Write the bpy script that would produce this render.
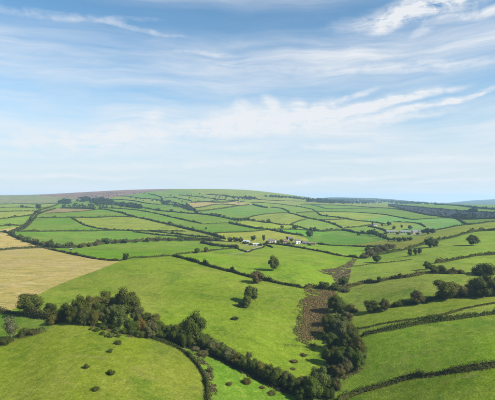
import bpy, math, random
import numpy as np
from mathutils import Vector
from mathutils.geometry import delaunay_2d_cdt

for o in list(bpy.data.objects):
    bpy.data.objects.remove(o)
SC = bpy.context.scene
COL = SC.collection
R = math.radians
rng = np.random.default_rng(7)
random.seed(7)

# ------------------------------------------------------------------ camera
FOC, CX, CY, CAMZ = 429.0, 247.5, 200.0, 80.0      # focal length and centre for a frame 495 wide
cam_d = bpy.data.cameras.new('camera')
cam_d.sensor_fit = 'HORIZONTAL'
cam_d.angle = 2 * math.atan(CX / FOC)
cam_d.clip_start, cam_d.clip_end = 1.0, 60000.0
cam = bpy.data.objects.new('camera', cam_d)
cam.location = (0, 0, CAMZ)
cam.rotation_euler = (R(90), 0, 0)
COL.objects.link(cam)
SC.camera = cam

# ------------------------------------------------------------------ light
SUN_AZ, SUN_EL = 117.0, 36.0        # azimuth clockwise from +Y (the view direction), elevation
sun_d = bpy.data.lights.new('sun', 'SUN')
sun_d.energy = 4.6
sun_d.angle = R(0.53)
sun_d.color = (1.0, 0.93, 0.82)
sun = bpy.data.objects.new('sun', sun_d)
sv = Vector((math.sin(R(SUN_AZ)) * math.cos(R(SUN_EL)), math.cos(R(SUN_AZ)) * math.cos(R(SUN_EL)), math.sin(R(SUN_EL))))
sun.rotation_euler = sv.to_track_quat('Z', 'Y').to_euler()
sun.location = sv * 300
COL.objects.link(sun)

SC.view_settings.view_transform = 'Standard'
SC.view_settings.look = 'None'
SC.view_settings.gamma = 1.0
SC.view_settings.use_curve_mapping = False
SC.view_settings.exposure = 1.30
SC.cycles.use_denoising = True
SC.cycles.denoising_prefilter = 'ACCURATE'
SC.cycles.max_bounces = 6
SC.cycles.diffuse_bounces = 3
SC.cycles.volume_bounces = 1
SC.cycles.transparent_max_bounces = 8

# ------------------------------------------------------------------ node helpers
class NT:
    def __init__(s, tree):
        s.t = tree
        s.t.nodes.clear()
    def n(s, typ, **kw):
        nd = s.t.nodes.new(typ)
        for k, v in kw.items():
            setattr(nd, k, v)
        return nd
    def l(s, a, b):
        s.t.links.new(a, b)
    def put(s, sock, v):
        if hasattr(v, 'is_linked'):
            s.l(v, sock)
        else:
            sock.default_value = v
    def m(s, op, a, b=0.0, c=None, clamp=False):
        nd = s.n('ShaderNodeMath', operation=op, use_clamp=clamp)
        s.put(nd.inputs[0], a)
        s.put(nd.inputs[1], b)
        if c is not None:
            s.put(nd.inputs[2], c)
        return nd.outputs[0]
    def vm(s, op, a, b=(0, 0, 0)):
        nd = s.n('ShaderNodeVectorMath', operation=op)
        s.put(nd.inputs[0], a)
        s.put(nd.inputs[1], b)
        return nd.outputs[0]
    def noise(s, vec, scale, detail=4.0, rough=0.55, dist=0.0):
        nd = s.n('ShaderNodeTexNoise')
        s.l(vec, nd.inputs['Vector'])
        nd.inputs['Scale'].default_value = scale
        nd.inputs['Detail'].default_value = detail
        nd.inputs['Roughness'].default_value = rough
        nd.inputs['Distortion'].default_value = dist
        return nd.outputs['Fac']
    def ramp(s, fac, stops):
        nd = s.n('ShaderNodeValToRGB')
        s.l(fac, nd.inputs[0])
        e = nd.color_ramp.elements
        while len(e) < len(stops):
            e.new(0.5)
        for i, (p, c) in enumerate(stops):
            e[i].position = p
            e[i].color = (c, c, c, 1) if isinstance(c, (int, float)) else (*c, 1)
        return nd.outputs[0]
    def mix(s, fac, a, b, mode='MIX'):
        nd = s.n('ShaderNodeMix', data_type='RGBA', blend_type=mode)
        s.put(nd.inputs[0], fac)
        for i, v in ((6, a), (7, b)):
            if isinstance(v, tuple) and len(v) == 3:
                v = (*v, 1)
            s.put(nd.inputs[i], v)
        return nd.outputs[2]
    def n_gray(s, v):
        nd = s.n('ShaderNodeCombineXYZ')
        for i in range(3):
            s.l(v, nd.inputs[i])
        return nd.outputs[0]
    def mapr(s, v, a, b, c, d, typ='LINEAR'):
        nd = s.n('ShaderNodeMapRange', interpolation_type=typ)
        s.put(nd.inputs[0], v)
        for i, x in enumerate((a, b, c, d)):
            nd.inputs[i + 1].default_value = x
        return nd.outputs[0]

# ------------------------------------------------------------------ sky with cirrus
world = bpy.data.worlds.new('World')
SC.world = world
world.use_nodes = True
W = NT(world.node_tree)
sky = W.n('ShaderNodeTexSky', sky_type='NISHITA')
sky.sun_disc = False
sky.sun_elevation = R(SUN_EL)
sky.sun_rotation = R(SUN_AZ)
sky.altitude = 150
sky.air_density = 1.0
sky.dust_density = 0.0
sky.ozone_density = 5.0
tc = W.n('ShaderNodeTexCoord')
sep = W.n('ShaderNodeSeparateXYZ')
W.l(tc.outputs['Generated'], sep.inputs[0])
dx, dy, dz = sep.outputs
az = W.m('ARCTAN2', dx, dy)                       # radians right of +Y
el = W.m('ARCSINE', dz)                           # radians above the horizontal
def rot_scale(vec, ang, sx, sy, off=(0, 0, 0)):
    mp = W.n('ShaderNodeMapping')
    W.l(vec, mp.inputs[0])
    mp.inputs['Rotation'].default_value = (0, 0, ang)
    mp.inputs['Scale'].default_value = (sx, sy, 1)
    mp.inputs['Location'].default_value = off
    return mp.outputs[0]
# the single larger clouds of this sky, at their own azimuth and elevation
sph = W.n('ShaderNodeCombineXYZ')
W.l(W.m('MULTIPLY', az, FOC), sph.inputs[0])
W.l(W.m('MULTIPLY', el, FOC), sph.inputs[1])
def warp(vec, scale, ax, ay, detail=4.0):
    w_ = W.n('ShaderNodeTexNoise')
    W.l(vec, w_.inputs['Vector'])
    w_.inputs['Scale'].default_value = scale
    w_.inputs['Detail'].default_value = detail
    v_ = W.n('ShaderNodeVectorMath', operation='MULTIPLY_ADD')
    W.l(w_.outputs['Color'], v_.inputs[0])
    v_.inputs[1].default_value = (ax, ay, 0)
    W.l(vec, v_.inputs[2])
    return W.vm('SUBTRACT', v_.outputs[0], (ax / 2, ay / 2, 0))
sph_v = warp(rot_scale(sph.outputs[0], 0, 1, 1), 0.006, 60, 34, 3.0)       # slow bends of the veils
sph_w = warp(sph.outputs[0], 0.022, 18, 11, 5.0)                           # tighter curls of the wisps
wisps = None
CLOUDS = [  # bearing and height (as column and row of a 495 wide view to +Y), half length, half height, tilt, strength
    (262, 122, 56, 11, 3, 0.85), (226, 126, 26, 12, 18, 0.46), (243, 108, 6, 9, 55, 0.48), (271, 104, 6, 10, 50, 0.50), (298, 105, 8, 7, 40, 0.46), (322, 106, 15, 6, 25, 0.42),
    (322, 118, 55, 9, 8, 0.55), (365, 108, 50, 4, 12, 0.75), (350, 97, 22, 2.6, 10, 0.45), (403, 100, 40, 3.0, 9, 0.68), (415, 108, 58, 2.8, 10, 0.62), (458, 98, 24, 2.2, 13, 0.45), (390, 121, 60, 5, 8, 0.34),
    (150, 133, 65, 8, 4, 0.56), (152, 118, 11, 6, 40, 0.40), (85, 139, 70, 7, 0, 0.46), (30, 148, 90, 7, 1, 0.40),
    (425, 8, 62, 9, 5, 0.78), (398, 20, 26, 5, 18, 0.46), (482, 14, 40, 4, -2, 0.50), (424, 32, 10, 4, 20, 0.30),
    (135, 28, 42, 2.0, -5, 0.24), (110, 20, 45, 2.6, 6, 0.14), (40, 12, 60, 4, 2, 0.16), (370, 70, 100, 4, -4, 0.30), (440, 63, 60, 3, -5, 0.30), (200, 52, 30, 2.0, -2, 0.25),
    (330, 180, 90, 2.2, 3, 0.50), (440, 181, 60, 1.8, 0, 0.42), (300, 148, 80, 3, 1, 0.38), (180, 165, 110, 3, 2, 0.40), (60, 176, 90, 2.4, 1, 0.40), (420, 160, 80, 2.4, -1, 0.36)]
for (cx_, cy_, rx, ry, tilt, st) in CLOUDS:
    a_ = math.atan((cx_ - CX) / FOC)
    cx_, cy_ = a_ * FOC, math.atan((CY - cy_) / FOC * math.cos(a_)) * FOC
    mp = W.n('ShaderNodeMapping', vector_type='TEXTURE')
    W.l(sph_w, mp.inputs[0])
    mp.inputs['Location'].default_value = (cx_, cy_, 0)
    mp.inputs['Rotation'].default_value = (0, 0, R(tilt))
    mp.inputs['Scale'].default_value = (rx, ry, 1)
    ln = W.n('ShaderNodeVectorMath', operation='LENGTH')
    W.l(mp.outputs[0], ln.inputs[0])
    g = W.mapr(ln.outputs['Value'], 0.0, 1.9, st, 0.0, 'SMOOTHERSTEP')
    wisps = g if wisps is None else W.m('ADD', wisps, g)
hair = W.noise(rot_scale(sph_w, R(-9), 0.012, 0.15), 1.0, 10.0, 0.68, 0.6)
puff = W.noise(rot_scale(sph_w, R(-35), 0.050, 0.085), 1.0, 10.0, 0.66, 0.4)
grain = W.m('ADD', W.m('MULTIPLY_ADD', hair, 2.4, -1.2), W.m('MULTIPLY_ADD', puff, 2.8, -1.4))
dens = W.m('MULTIPLY', W.m('POWER', wisps, 0.8), W.m('MAXIMUM', W.m('ADD', 0.80, grain), 0.0))
dens = W.mapr(dens, 0.05, 0.70, 0.0, 0.97)
# thin cirrus veils: layers at several heights, drawn out into fibres
sepv = W.n('ShaderNodeSeparateXYZ')
W.l(sph_v, sepv.inputs[0])
band = W.ramp(W.m('DIVIDE', sepv.outputs[1], FOC), [(0.00, 0.60), (0.06, 0.40), (0.115, 0.40), (0.15, 0.60), (0.20, 0.52), (0.235, 0.28), (0.27, 0.50), (0.31, 0.62), (0.345, 0.32), (0.372, 0.06), (0.40, 0.06), (0.43, 0.30), (0.46, 0.42), (0.56, 0.25), (0.7, 0.35), (1.0, 0.3)])
fib = W.noise(rot_scale(sph_v, R(-2), 0.0075, 0.085), 1.0, 10.0, 0.66, 0.4)
wide = W.noise(rot_scale(sph_v, R(3), 0.004, 0.014, (2.3, 4.1, 0)), 1.0, 4.0, 0.55, 0.3)
cover = W.m('MULTIPLY', band, W.m('MULTIPLY', W.mapr(fib, 0.30, 0.68, 0.40, 1.40), W.mapr(wide, 0.30, 0.68, 0.45, 1.45)))
# pale moist air low down, then the cirrus
pale = W.mapr(el, 0.0, 0.30, 0.94, 0.0, 'SMOOTHSTEP')
low = W.mix(pale, W.mix(1.0, sky.outputs[0], (0.84, 1.10, 1.03), 'MULTIPLY'), (3.95, 4.55, 5.05))
amount = W.m('SUBTRACT', 1.0, W.m('MULTIPLY', W.m('SUBTRACT', 1.0, W.m('MULTIPLY', cover, 1.0), clamp=True), W.m('SUBTRACT', 1.0, dens)))
amount = W.m('MINIMUM', W.m('MAXIMUM', amount, 0.0), 0.96)
skycol = W.mix(amount, low, (5.50, 5.62, 5.80))
bg = W.n('ShaderNodeBackground')
W.l(skycol, bg.inputs[0])
bg.inputs[1].default_value = 0.063
world.cycles.sampling_method = 'MANUAL'
world.cycles.sample_map_resolution = 512
wo = W.n('ShaderNodeOutputWorld')
W.l(bg.outputs[0], wo.inputs[0])

# ------------------------------------------------------------------ the lie of the land
# surveyed points: (bearing, as the 495-wide picture's column; row; metres ahead)
CTRL = [
 # near hill and the stream below it
 (-120,420,120),(0,400,120),(50,400,115),(100,400,115),(150,400,120),(200,400,131),(250,400,140),(320,396,146),(400,400,131),(495,400,116),(600,400,112),
 (0,372,140),(50,360,143),(100,350,150),(150,362,145),(185,372,146),
 (-60,350,150),(0,344,166),(40,331,172),(75,319,184),(110,324,180),(140,336,172),(170,344,170),(205,362,160),
 (100,312,206),(140,318,204),(60,306,215),(170,330,190),
 # the big pasture opposite
 (-60,315,215),(0,308,224),(60,300,235),(150,300,238),(200,300,238),(200,335,192),(250,365,163),(240,330,197),
 (25,280,285),(0,270,320),(120,261,345),(60,252,440),(0,250,460),(185,258,362),(250,275,300),(300,287,272),(330,290,268),
 (310,330,208),(310,360,177),(335,345,190),(330,375,164),(345,285,285),(348,262,370),(300,262,345),(250,256,385),(210,256,380),
 # the valley floor and farms
 (300,243,560),(270,243,560),(240,244,545),(330,243,590),(360,250,470),(180,240,600),(120,243,560),(60,246,520),(400,235,690),(420,233,720),
 # right hand slopes
 (355,374,160),(370,332,191),(440,350,157),(495,348,147),(600,350,146),(430,300,221),(495,300,211),(495,276,262),(430,285,242),(600,285,232),
 (410,272,288),(380,264,345),(430,252,392),(470,246,405),(495,256,345),(495,231,530),(465,235,515),(430,244,450),(600,245,370),(600,217,640),
 (460,228,640),(495,224,660),(440,231,680),(600,208,900),
 # rising ground behind
 (0,232,640),(62,229,720),(120,230,730),(180,230,730),(250,232,690),(300,232,760),(330,231,800),
 (0,219,830),(62,217,920),(120,217,930),(180,219,920),(250,222,880),(330,221,970),(400,221,960),(440,217,1050),(495,216,1000),
 (0,207,1350),(62,208,1270),(120,209,1240),(180,211,1180),(250,211,1250),(310,212,1300),(380,211,1420),(440,208,1500),(495,211,1300),(600,200,1400),
 (-120,204,1500),(0,202,1800),(62,201,1780),(124,200,1760),(180,200,1750),(250,201,1750),(310,204,1800),(380,205.5,1900),(440,205,2000),(495,207.5,1800),
 # skyline and what lies beyond it
 (-200,196,2600),(-60,195.5,2600),(0,195,2650),(62,193.5,2700),(90,192,2750),(124,190.2,2800),(155,189.6,2850),(186,189.7,2900),(248,190.3,2900),(265,192,2900),(285,195,2900),(310,197.2,3000),(345,202.5,2900),
 (400,203.3,2900),(440,203.6,2900),(495,205.5,2700),(600,200,2700),
 (-200,202,4500),(0,201,4500),(124,200,4500),(248,200,4500),(310,202,4000),
 (345,197.6,4300),(325,197.2,4200),(375,198.2,4400),(400,200,4400),(430,202.8,4400),(470,204,4300),(600,200,4500),
 (450,203.2,7000),(465,200.8,7200),(480,199.8,7200),(495,199.4,7200),(560,197.5,7200),(700,197,7200),(400,203.5,7000),
 (-200,203,9500),(124,203,9500),(310,203,9500),(495,203,9500),(700,203,9500),
 (-200,500,60),(0,520,60),(124,500,60),(248,500,66),(330,495,70),(420,500,60),(560,500,55),(700,480,60),
 (-250,300,220),(-250,240,560),(-250,212,1000),(750,300,170),(750,225,420),(750,210,900)]
cu = np.array([c[0] for c in CTRL], float)
cv = np.log(np.array([c[2] for c in CTRL], float))
cz = -(np.array([c[1] for c in CTRL], float) - CY) / FOC * np.array([c[2] for c in CTRL], float)
SU, SV = 1 / 100.0, 2.4
def tps(a, b):
    r2 = a * a + b * b
    return 0.5 * r2 * np.log(r2 + 1e-9)
N = len(cu)
A = np.zeros((N + 3, N + 3))
A[:N, :N] = tps((cu[:, None] - cu[None]) * SU, (cv[:, None] - cv[None]) * SV) + np.eye(N) * 0.02
P = np.stack([np.ones(N), cu * SU, cv * SV], 1)
A[:N, N:] = P
A[N:, :N] = P.T
wts = np.linalg.solve(A, np.concatenate([cz, np.zeros(3)]))

def vnoise(x, y, seed=0):
    xi, yi = np.floor(x).astype(np.int64), np.floor(y).astype(np.int64)
    fx, fy = x - xi, y - yi
    fx, fy = fx * fx * (3 - 2 * fx), fy * fy * (3 - 2 * fy)
    def h(i, j):
        k = (i * 374761393 + j * 668265263 + seed * 1442695) & 0x7fffffff
        k = ((k ^ (k >> 13)) * 1274126177) & 0x7fffffff
        return ((k ^ (k >> 16)) & 0xffff) / 65535.0
    return (h(xi, yi) * (1 - fx) + h(xi + 1, yi) * fx) * (1 - fy) + (h(xi, yi + 1) * (1 - fx) + h(xi + 1, yi + 1) * fx) * fy

U0, U1, DU = -260.0, 760.0, 4.0
V0, V1, DV = math.log(52.0), math.log(9500.0), 0.0125
gu = np.arange(U0, U1 + 0.1, DU)
gv = np.arange(V0, V1 + DV, DV)
GU, GV = np.meshgrid(gu, gv, indexing='ij')
GZ = np.zeros(GU.shape)
for k in range(N):
    GZ += wts[k] * tps((GU - cu[k]) * SU, (GV - cv[k]) * SV)
GZ += wts[N] + wts[N + 1] * GU * SU + wts[N + 2] * GV * SV
GD = np.exp(GV)
GX = (GU - CX) / FOC * GD
nearw = np.clip((700 - GD) / 400, 0, 1)
farw = np.clip((GD - 500) / 500, 0, 1) * np.clip(GD / 1500, 0.4, 1)
GZ += nearw * ((vnoise(GX / 38, GD / 38, 1) - .5) * 1.0 + (vnoise(GX / 13, GD / 13, 2) - .5) * 0.35)
GZ += farw * ((vnoise(GX / 260, GD / 260, 3) - .5) * 3.0)
GZ += CAMZ
def zf(u, v):
    a = np.clip((np.asarray(u, float) - U0) / DU, 0, len(gu) - 1.001)
    b = np.clip((np.asarray(v, float) - V0) / DV, 0, len(gv) - 1.001)
    i, j = a.astype(int), b.astype(int)
    a, b = a - i, b - j
    return (GZ[i, j] * (1 - a) + GZ[i + 1, j] * a) * (1 - b) + (GZ[i, j + 1] * (1 - a) + GZ[i + 1, j + 1] * a) * b
def ground_z(x, y):
    y = np.maximum(np.asarray(y, float), 53)
    return zf(np.asarray(x) / y * FOC + CX, np.log(y))
def survey(pts):
    """bearing column / row -> first point of the land on that line of sight; returns N x 3 and (u, v)"""
    out = []
    for (px, py) in pts:
        a = min(max((px - U0) / DU, 0), len(gu) - 1.001)
        i = int(a)
        a -= i
        col = GZ[i] * (1 - a) + GZ[i + 1] * a
        rows = CY - (col - CAMZ) / np.exp(gv) * FOC
        hit = np.nonzero(rows <= py)[0]
        if len(hit) == 0:
            k = int(np.argmin(rows))
            v = gv[k]
        else:
            k = hit[0]
            if k == 0:
                v = gv[0]
            else:
                t = (rows[k - 1] - py) / (rows[k - 1] - rows[k])
                v = gv[k - 1] + t * DV
        d = math.exp(v)
        out.append(((px - CX) / FOC * d, d, float(zf(px, v)), v))
    return np.array(out)

# ------------------------------------------------------------------ mesh helpers
def lin(c):    # sRGB 0-255 -> linear
    return tuple(((x / 255) / 12.92 if x / 255 <= 0.04045 else ((x / 255 + 0.055) / 1.055) ** 2.4) for x in c)
def np_mesh(name, V, F, smooth=False):
    """V: n x 3, F: m x k (k = 3 or 4), or a list of such arrays"""
    Fs = F if isinstance(F, list) else [F]
    Fs = [np.asarray(f, np.int32) for f in Fs if len(f)]
    me = bpy.data.meshes.new(name)
    me.vertices.add(len(V))
    me.vertices.foreach_set('co', np.asarray(V, np.float32).ravel())
    loops = np.concatenate([f.ravel() for f in Fs])
    tot = np.concatenate([np.full(len(f), f.shape[1], np.int32) for f in Fs])
    me.loops.add(len(loops))
    me.loops.foreach_set('vertex_index', loops)
    me.polygons.add(len(tot))
    me.polygons.foreach_set('loop_start', np.concatenate([[0], np.cumsum(tot)[:-1]]).astype(np.int32))
    if smooth:
        me.polygons.foreach_set('use_smooth', np.ones(len(tot), bool))
    me.update(calc_edges=True)
    return me
def link(name, me, mat=None, parent=None, color=None, loc=None):
    o = bpy.data.objects.new(name, me)
    COL.objects.link(o)
    if mat is not None and me is not None and len(me.materials) == 0:
        me.materials.append(mat)
    if parent is not None:
        o.parent = parent
    if color is not None:
        o.color = (*color, 1)
    if loc is not None:
        o.location = loc
    return o
def tag(o, label=None, cat=None, group=None, kind=None):
    for k, v in (('label', label), ('category', cat), ('group', group), ('kind', kind)):
        if v:
            o[k] = v
    return o
def cards(C, Nrm, S, seed=0, aspect=0.75):
    """small leaf-spray quads at C facing Nrm with half size S"""
    r = np.random.default_rng(seed)
    n = len(C)
    Nrm = Nrm / np.maximum(np.linalg.norm(Nrm, axis=1, keepdims=True), 1e-6)
    t = np.cross(Nrm, r.normal(size=(n, 3)))
    t /= np.maximum(np.linalg.norm(t, axis=1, keepdims=True), 1e-6)
    b = np.cross(Nrm, t)
    S = np.asarray(S).reshape(-1, 1) * np.ones((n, 1))
    j = r.uniform(0.65, 1.25, (n, 4, 1))
    V = np.stack([C + t * S * j[:, 0], C + b * S * aspect * j[:, 1], C - t * S * j[:, 2], C - b * S * aspect * j[:, 3]], 1).reshape(-1, 3)
    F = np.arange(n * 4).reshape(-1, 4)
    return V, F

# ------------------------------------------------------------------ materials
KA = 0.40         # picture colour of a sunlit surface -> base colour
def new_mat(name):
    m = bpy.data.materials.new(name)
    m.use_nodes = True
    return m, NT(m.node_tree)
def finish(t, col, rough=0.9, bump=None, bstr=0.3, bdist=0.1, spec=0.15):
    p = t.n('ShaderNodeBsdfPrincipled')
    t.put(p.inputs['Base Color'], col)
    p.inputs['Roughness'].default_value = rough
    p.inputs['Specular IOR Level'].default_value = spec
    if bump is not None:
        b = t.n('ShaderNodeBump')
        b.inputs['Strength'].default_value = bstr
        b.inputs['Distance'].default_value = bdist
        t.l(bump, b.inputs['Height'])
        t.l(b.outputs[0], p.inputs['Normal'])
    o = t.n('ShaderNodeOutputMaterial')
    t.l(p.outputs[0], o.inputs[0])
    return p
def pos(t):
    return t.n('ShaderNodeNewGeometry').outputs['Position']
def scaled(t, vec, s):
    mp = t.n('ShaderNodeMapping')
    t.l(vec, mp.inputs[0])
    mp.inputs['Scale'].default_value = s
    return mp.outputs[0]
def objcol(t):
    return t.n('ShaderNodeObjectInfo').outputs['Color']

def mat_grass(name='pasture_grass', patchy=1.0):
    m, t = new_mat(name)
    p = pos(t)
    oi = t.n('ShaderNodeObjectInfo')
    c, rnd = oi.outputs['Color'], oi.outputs['Random']
    big = t.noise(p, 0.012, 5, 0.62, 0.6)
    mid = t.noise(p, 0.05, 6, 0.66, 0.8)
    small = t.noise(p, 0.36, 7, 0.72)
    tiny = t.noise(p, 1.5, 4, 0.72)
    dry = t.mix(0.62, c, (0.165, 0.158, 0.040))
    lush = t.mix(0.55, c, (0.040, 0.105, 0.012))
    a = t.mix(t.mapr(big, 0.38, 0.66, 0.0, 0.62 * patchy, 'SMOOTHSTEP'), c, dry)
    a = t.mix(t.mapr(mid, 0.48, 0.68, 0.0, 0.75 * patchy, 'SMOOTHSTEP'), a, lush)
    a = t.mix(t.mapr(small, 0.52, 0.72, 0.0, 0.75 * patchy), a, dry)
    # lines left by mowing and rolling, each field its own way
    vr = t.n('ShaderNodeVectorRotate', rotation_type='Z_AXIS')
    t.l(p, vr.inputs['Vector'])
    t.l(t.m('MULTIPLY', rnd, 3.14), vr.inputs['Angle'])
    ln = t.noise(scaled(t, vr.outputs[0], (0.17, 0.007, 0.02)), 1.0, 3, 0.6, 0.3)
    ln2 = t.noise(scaled(t, vr.outputs[0], (0.035, 0.004, 0.01)), 1.0, 3, 0.55, 0.3)
    a = t.mix(t.mapr(ln, 0.50, 0.68, 0.0, 0.34 * patchy), a, dry)
    # sheep paths: narrow winding lines
    pth = t.noise(scaled(t, p, (0.012, 0.028, 0.02)), 1.0, 2.5, 0.55, 0.5)
    pa = t.mapr(t.m('ABSOLUTE', t.m('SUBTRACT', pth, 0.53)), 0.0, 0.006, 0.55, 0.0)
    a = t.mix(t.m('MULTIPLY', pa, t.mapr(mid, 0.35, 0.6, 0.1, 1.0)), a, (0.150, 0.125, 0.050))
    tuft = t.m('MULTIPLY', t.mapr(small, 0.3, 0.7, 0.76, 1.20), t.mapr(tiny, 0.3, 0.7, 0.66, 1.32))
    tuft = t.m('MULTIPLY', tuft, t.m('MULTIPLY', t.mapr(ln2, 0.32, 0.68, 0.90, 1.10), t.mapr(mid, 0.3, 0.7, 1.10, 0.88)))
    a = t.mix(1.0, a, t.n_gray(tuft), 'MULTIPLY')
    finish(t, a, 0.95, t.m('ADD', small, t.m('MULTIPLY', tiny, 0.6)), 0.85, 0.45, 0.0)
    return m
def mat_stubble():
    m, t = new_mat('straw_stubble')
    p = pos(t)
    c = objcol(t)
    rows = t.noise(scaled(t, p, (0.035, 0.16, 0.1)), 1.0, 7, 0.72, 1.6)
    big = t.noise(p, 0.016, 5, 0.6, 0.6)
    fine = t.noise(p, 0.5, 6, 0.75)
    a = t.mix(t.mapr(big, 0.34, 0.60, 0.55, 0.0, 'SMOOTHSTEP'), c, (0.235, 0.180, 0.095))
    a = t.mix(t.mapr(rows, 0.50, 0.64, 0.0, 0.9), a, (0.130, 0.135, 0.042))
    a = t.mix(t.mapr(rows, 0.46, 0.30, 0.0, 0.60), a, (0.36, 0.32, 0.205))
    a = t.mix(t.mapr(fine, 0.56, 0.74, 0.0, 0.5), a, (0.17, 0.125, 0.06))
    a = t.mix(1.0, a, t.n_gray(t.mapr(fine, 0.3, 0.7, 1.25, 0.78)), 'MULTIPLY')
    finish(t, a, 0.95, t.m('ADD', fine, rows), 0.8, 0.3, 0.0)
    return m
def mat_heath(name, ca, cb, cc):
    m, t = new_mat(name)
    p = pos(t)
    n1 = t.noise(scaled(t, p, (0.004, 0.008, 0.02)), 1.0, 6, 0.65, 0.4)
    n2 = t.noise(scaled(t, p, (0.03, 0.012, 0.02)), 1.0, 7, 0.7, 0.6)
    n3 = t.noise(p, 0.5, 4, 0.7)
    a = t.mix(t.mapr(n1, 0.42, 0.58, 0.0, 1.0), ca, cb)
    a = t.mix(t.mapr(n2, 0.47, 0.62, 0.0, 1.0), a, cc)
    a = t.mix(1.0, a, t.n_gray(t.mapr(n3, 0.3, 0.7, 0.75, 1.1)), 'MULTIPLY')
    finish(t, a, 0.95, n2, 0.6, 0.8, 0.05)
    return m
def mat_foliage(name, transl=0.20, hue=0.5):
    m, t = new_mat(name)
    p = pos(t)
    oi = t.n('ShaderNodeObjectInfo')
    n1 = t.noise(p, 0.35, 3, 0.6)
    n2 = t.noise(p, 2.2, 3, 0.7)
    c = t.mix(t.mapr(n1, 0.42, 0.70, 0.0, hue), oi.outputs['Color'], (0.085, 0.080, 0.018))
    c = t.mix(1.0, c, t.n_gray(t.mapr(n2, 0.28, 0.72, 0.55, 1.0)), 'MULTIPLY')
    d = t.n('ShaderNodeBsdfDiffuse')
    t.l(c, d.inputs[0])
    tr = t.n('ShaderNodeBsdfTranslucent')
    t.l(t.mix(1.0, c, (1.1, 1.25, 0.5), 'MULTIPLY'), tr.inputs[0])
    ms = t.n('ShaderNodeMixShader')
    ms.inputs[0].default_value = transl
    t.l(d.outputs[0], ms.inputs[1])
    t.l(tr.outputs[0], ms.inputs[2])
    o = t.n('ShaderNodeOutputMaterial')
    t.l(ms.outputs[0], o.inputs[0])
    return m
def mat_plain(name, col, n_scale=3.0, amp=0.25, rough=0.85, metal=0.0, spec=0.3):
    m, t = new_mat(name)
    n = t.noise(t.n('ShaderNodeTexCoord').outputs['Object'], n_scale, 5, 0.65)
    c = t.mix(1.0, (*col,), t.n_gray(t.mapr(n, 0.3, 0.7, 1 - amp, 1.0)), 'MULTIPLY')
    pr = finish(t, c, rough, n, 0.2, 0.02, spec)
    pr.inputs['Metallic'].default_value = metal
    return m
M = {
    'grass': mat_grass(), 'far_grass': mat_grass('upland_grass', 1.0), 'stubble': mat_stubble(),
    'moor': mat_heath('heather_moor', (0.140, 0.088, 0.070), (0.190, 0.122, 0.092), (0.078, 0.072, 0.048)),
    'rough': mat_heath('rough_grazing', (0.125, 0.140, 0.055), (0.165, 0.160, 0.070), (0.085, 0.105, 0.040)),
    'purple': mat_heath('dark_heath', (0.024, 0.027, 0.036), (0.040, 0.036, 0.044), (0.022, 0.034, 0.026)),
    'marsh': mat_heath('bracken_marsh', (0.100, 0.065, 0.038), (0.070, 0.055, 0.030), (0.075, 0.095, 0.030)),
    'hills': mat_heath('wooded_far_hills', (0.040, 0.055, 0.036), (0.075, 0.095, 0.045), (0.030, 0.042, 0.030)),
    'leaf': mat_foliage('leaves'), 'hedge_leaf': mat_foliage('hedge_leaves', 0.2, 0.6),
    'bracken': mat_foliage('bracken_fronds', 0.2, 0.3),
    'bark': mat_plain('bark', (0.11, 0.09, 0.07), 4.0, 0.45, 0.95),
    'pale_bark': mat_plain('pale_bark', (0.26, 0.24, 0.20), 4.0, 0.35, 0.9),
    'slate': mat_plain('slate_roof', (0.105, 0.105, 0.125), 1.5, 0.35, 0.6),
    'tile': mat_plain('red_brown_roof', (0.20, 0.115, 0.09), 1.5, 0.35, 0.8),
    'render': mat_plain('white_render', (0.62, 0.61, 0.58), 0.8, 0.14, 0.9),
    'cream': mat_plain('cream_render', (0.55, 0.47, 0.38), 0.8, 0.15, 0.9),
    'stone': mat_plain('grey_stone', (0.24, 0.21, 0.19), 2.0, 0.35, 0.95),
    'brick': mat_plain('pinkish_brick', (0.38, 0.29, 0.25), 2.0, 0.3, 0.9),
    'sheet': mat_plain('pale_blue_sheeting', (0.30, 0.35, 0.40), 0.6, 0.15, 0.45),
    'sheet_grey': mat_plain('grey_sheeting', (0.15, 0.155, 0.17), 0.6, 0.2, 0.6),
    'glass': mat_plain('window_glass', (0.02, 0.025, 0.03), 1.0, 0.1, 0.1, 0.0, 0.6),
    'door': mat_plain('door_paint', (0.06, 0.09, 0.07), 2.0, 0.2, 0.5),
    'dark': mat_plain('dark_opening', (0.03, 0.03, 0.03), 2.0, 0.2, 0.9),
    'wool': mat_plain('wool', (0.62, 0.58, 0.50), 8.0, 0.2, 1.0),
    'tyre': mat_plain('black_rubber', (0.02, 0.02, 0.02), 2.0, 0.2, 0.8),
    'earth': mat_plain('yard_gravel', (0.24, 0.21, 0.17), 0.5, 0.4, 0.95),
}

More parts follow.
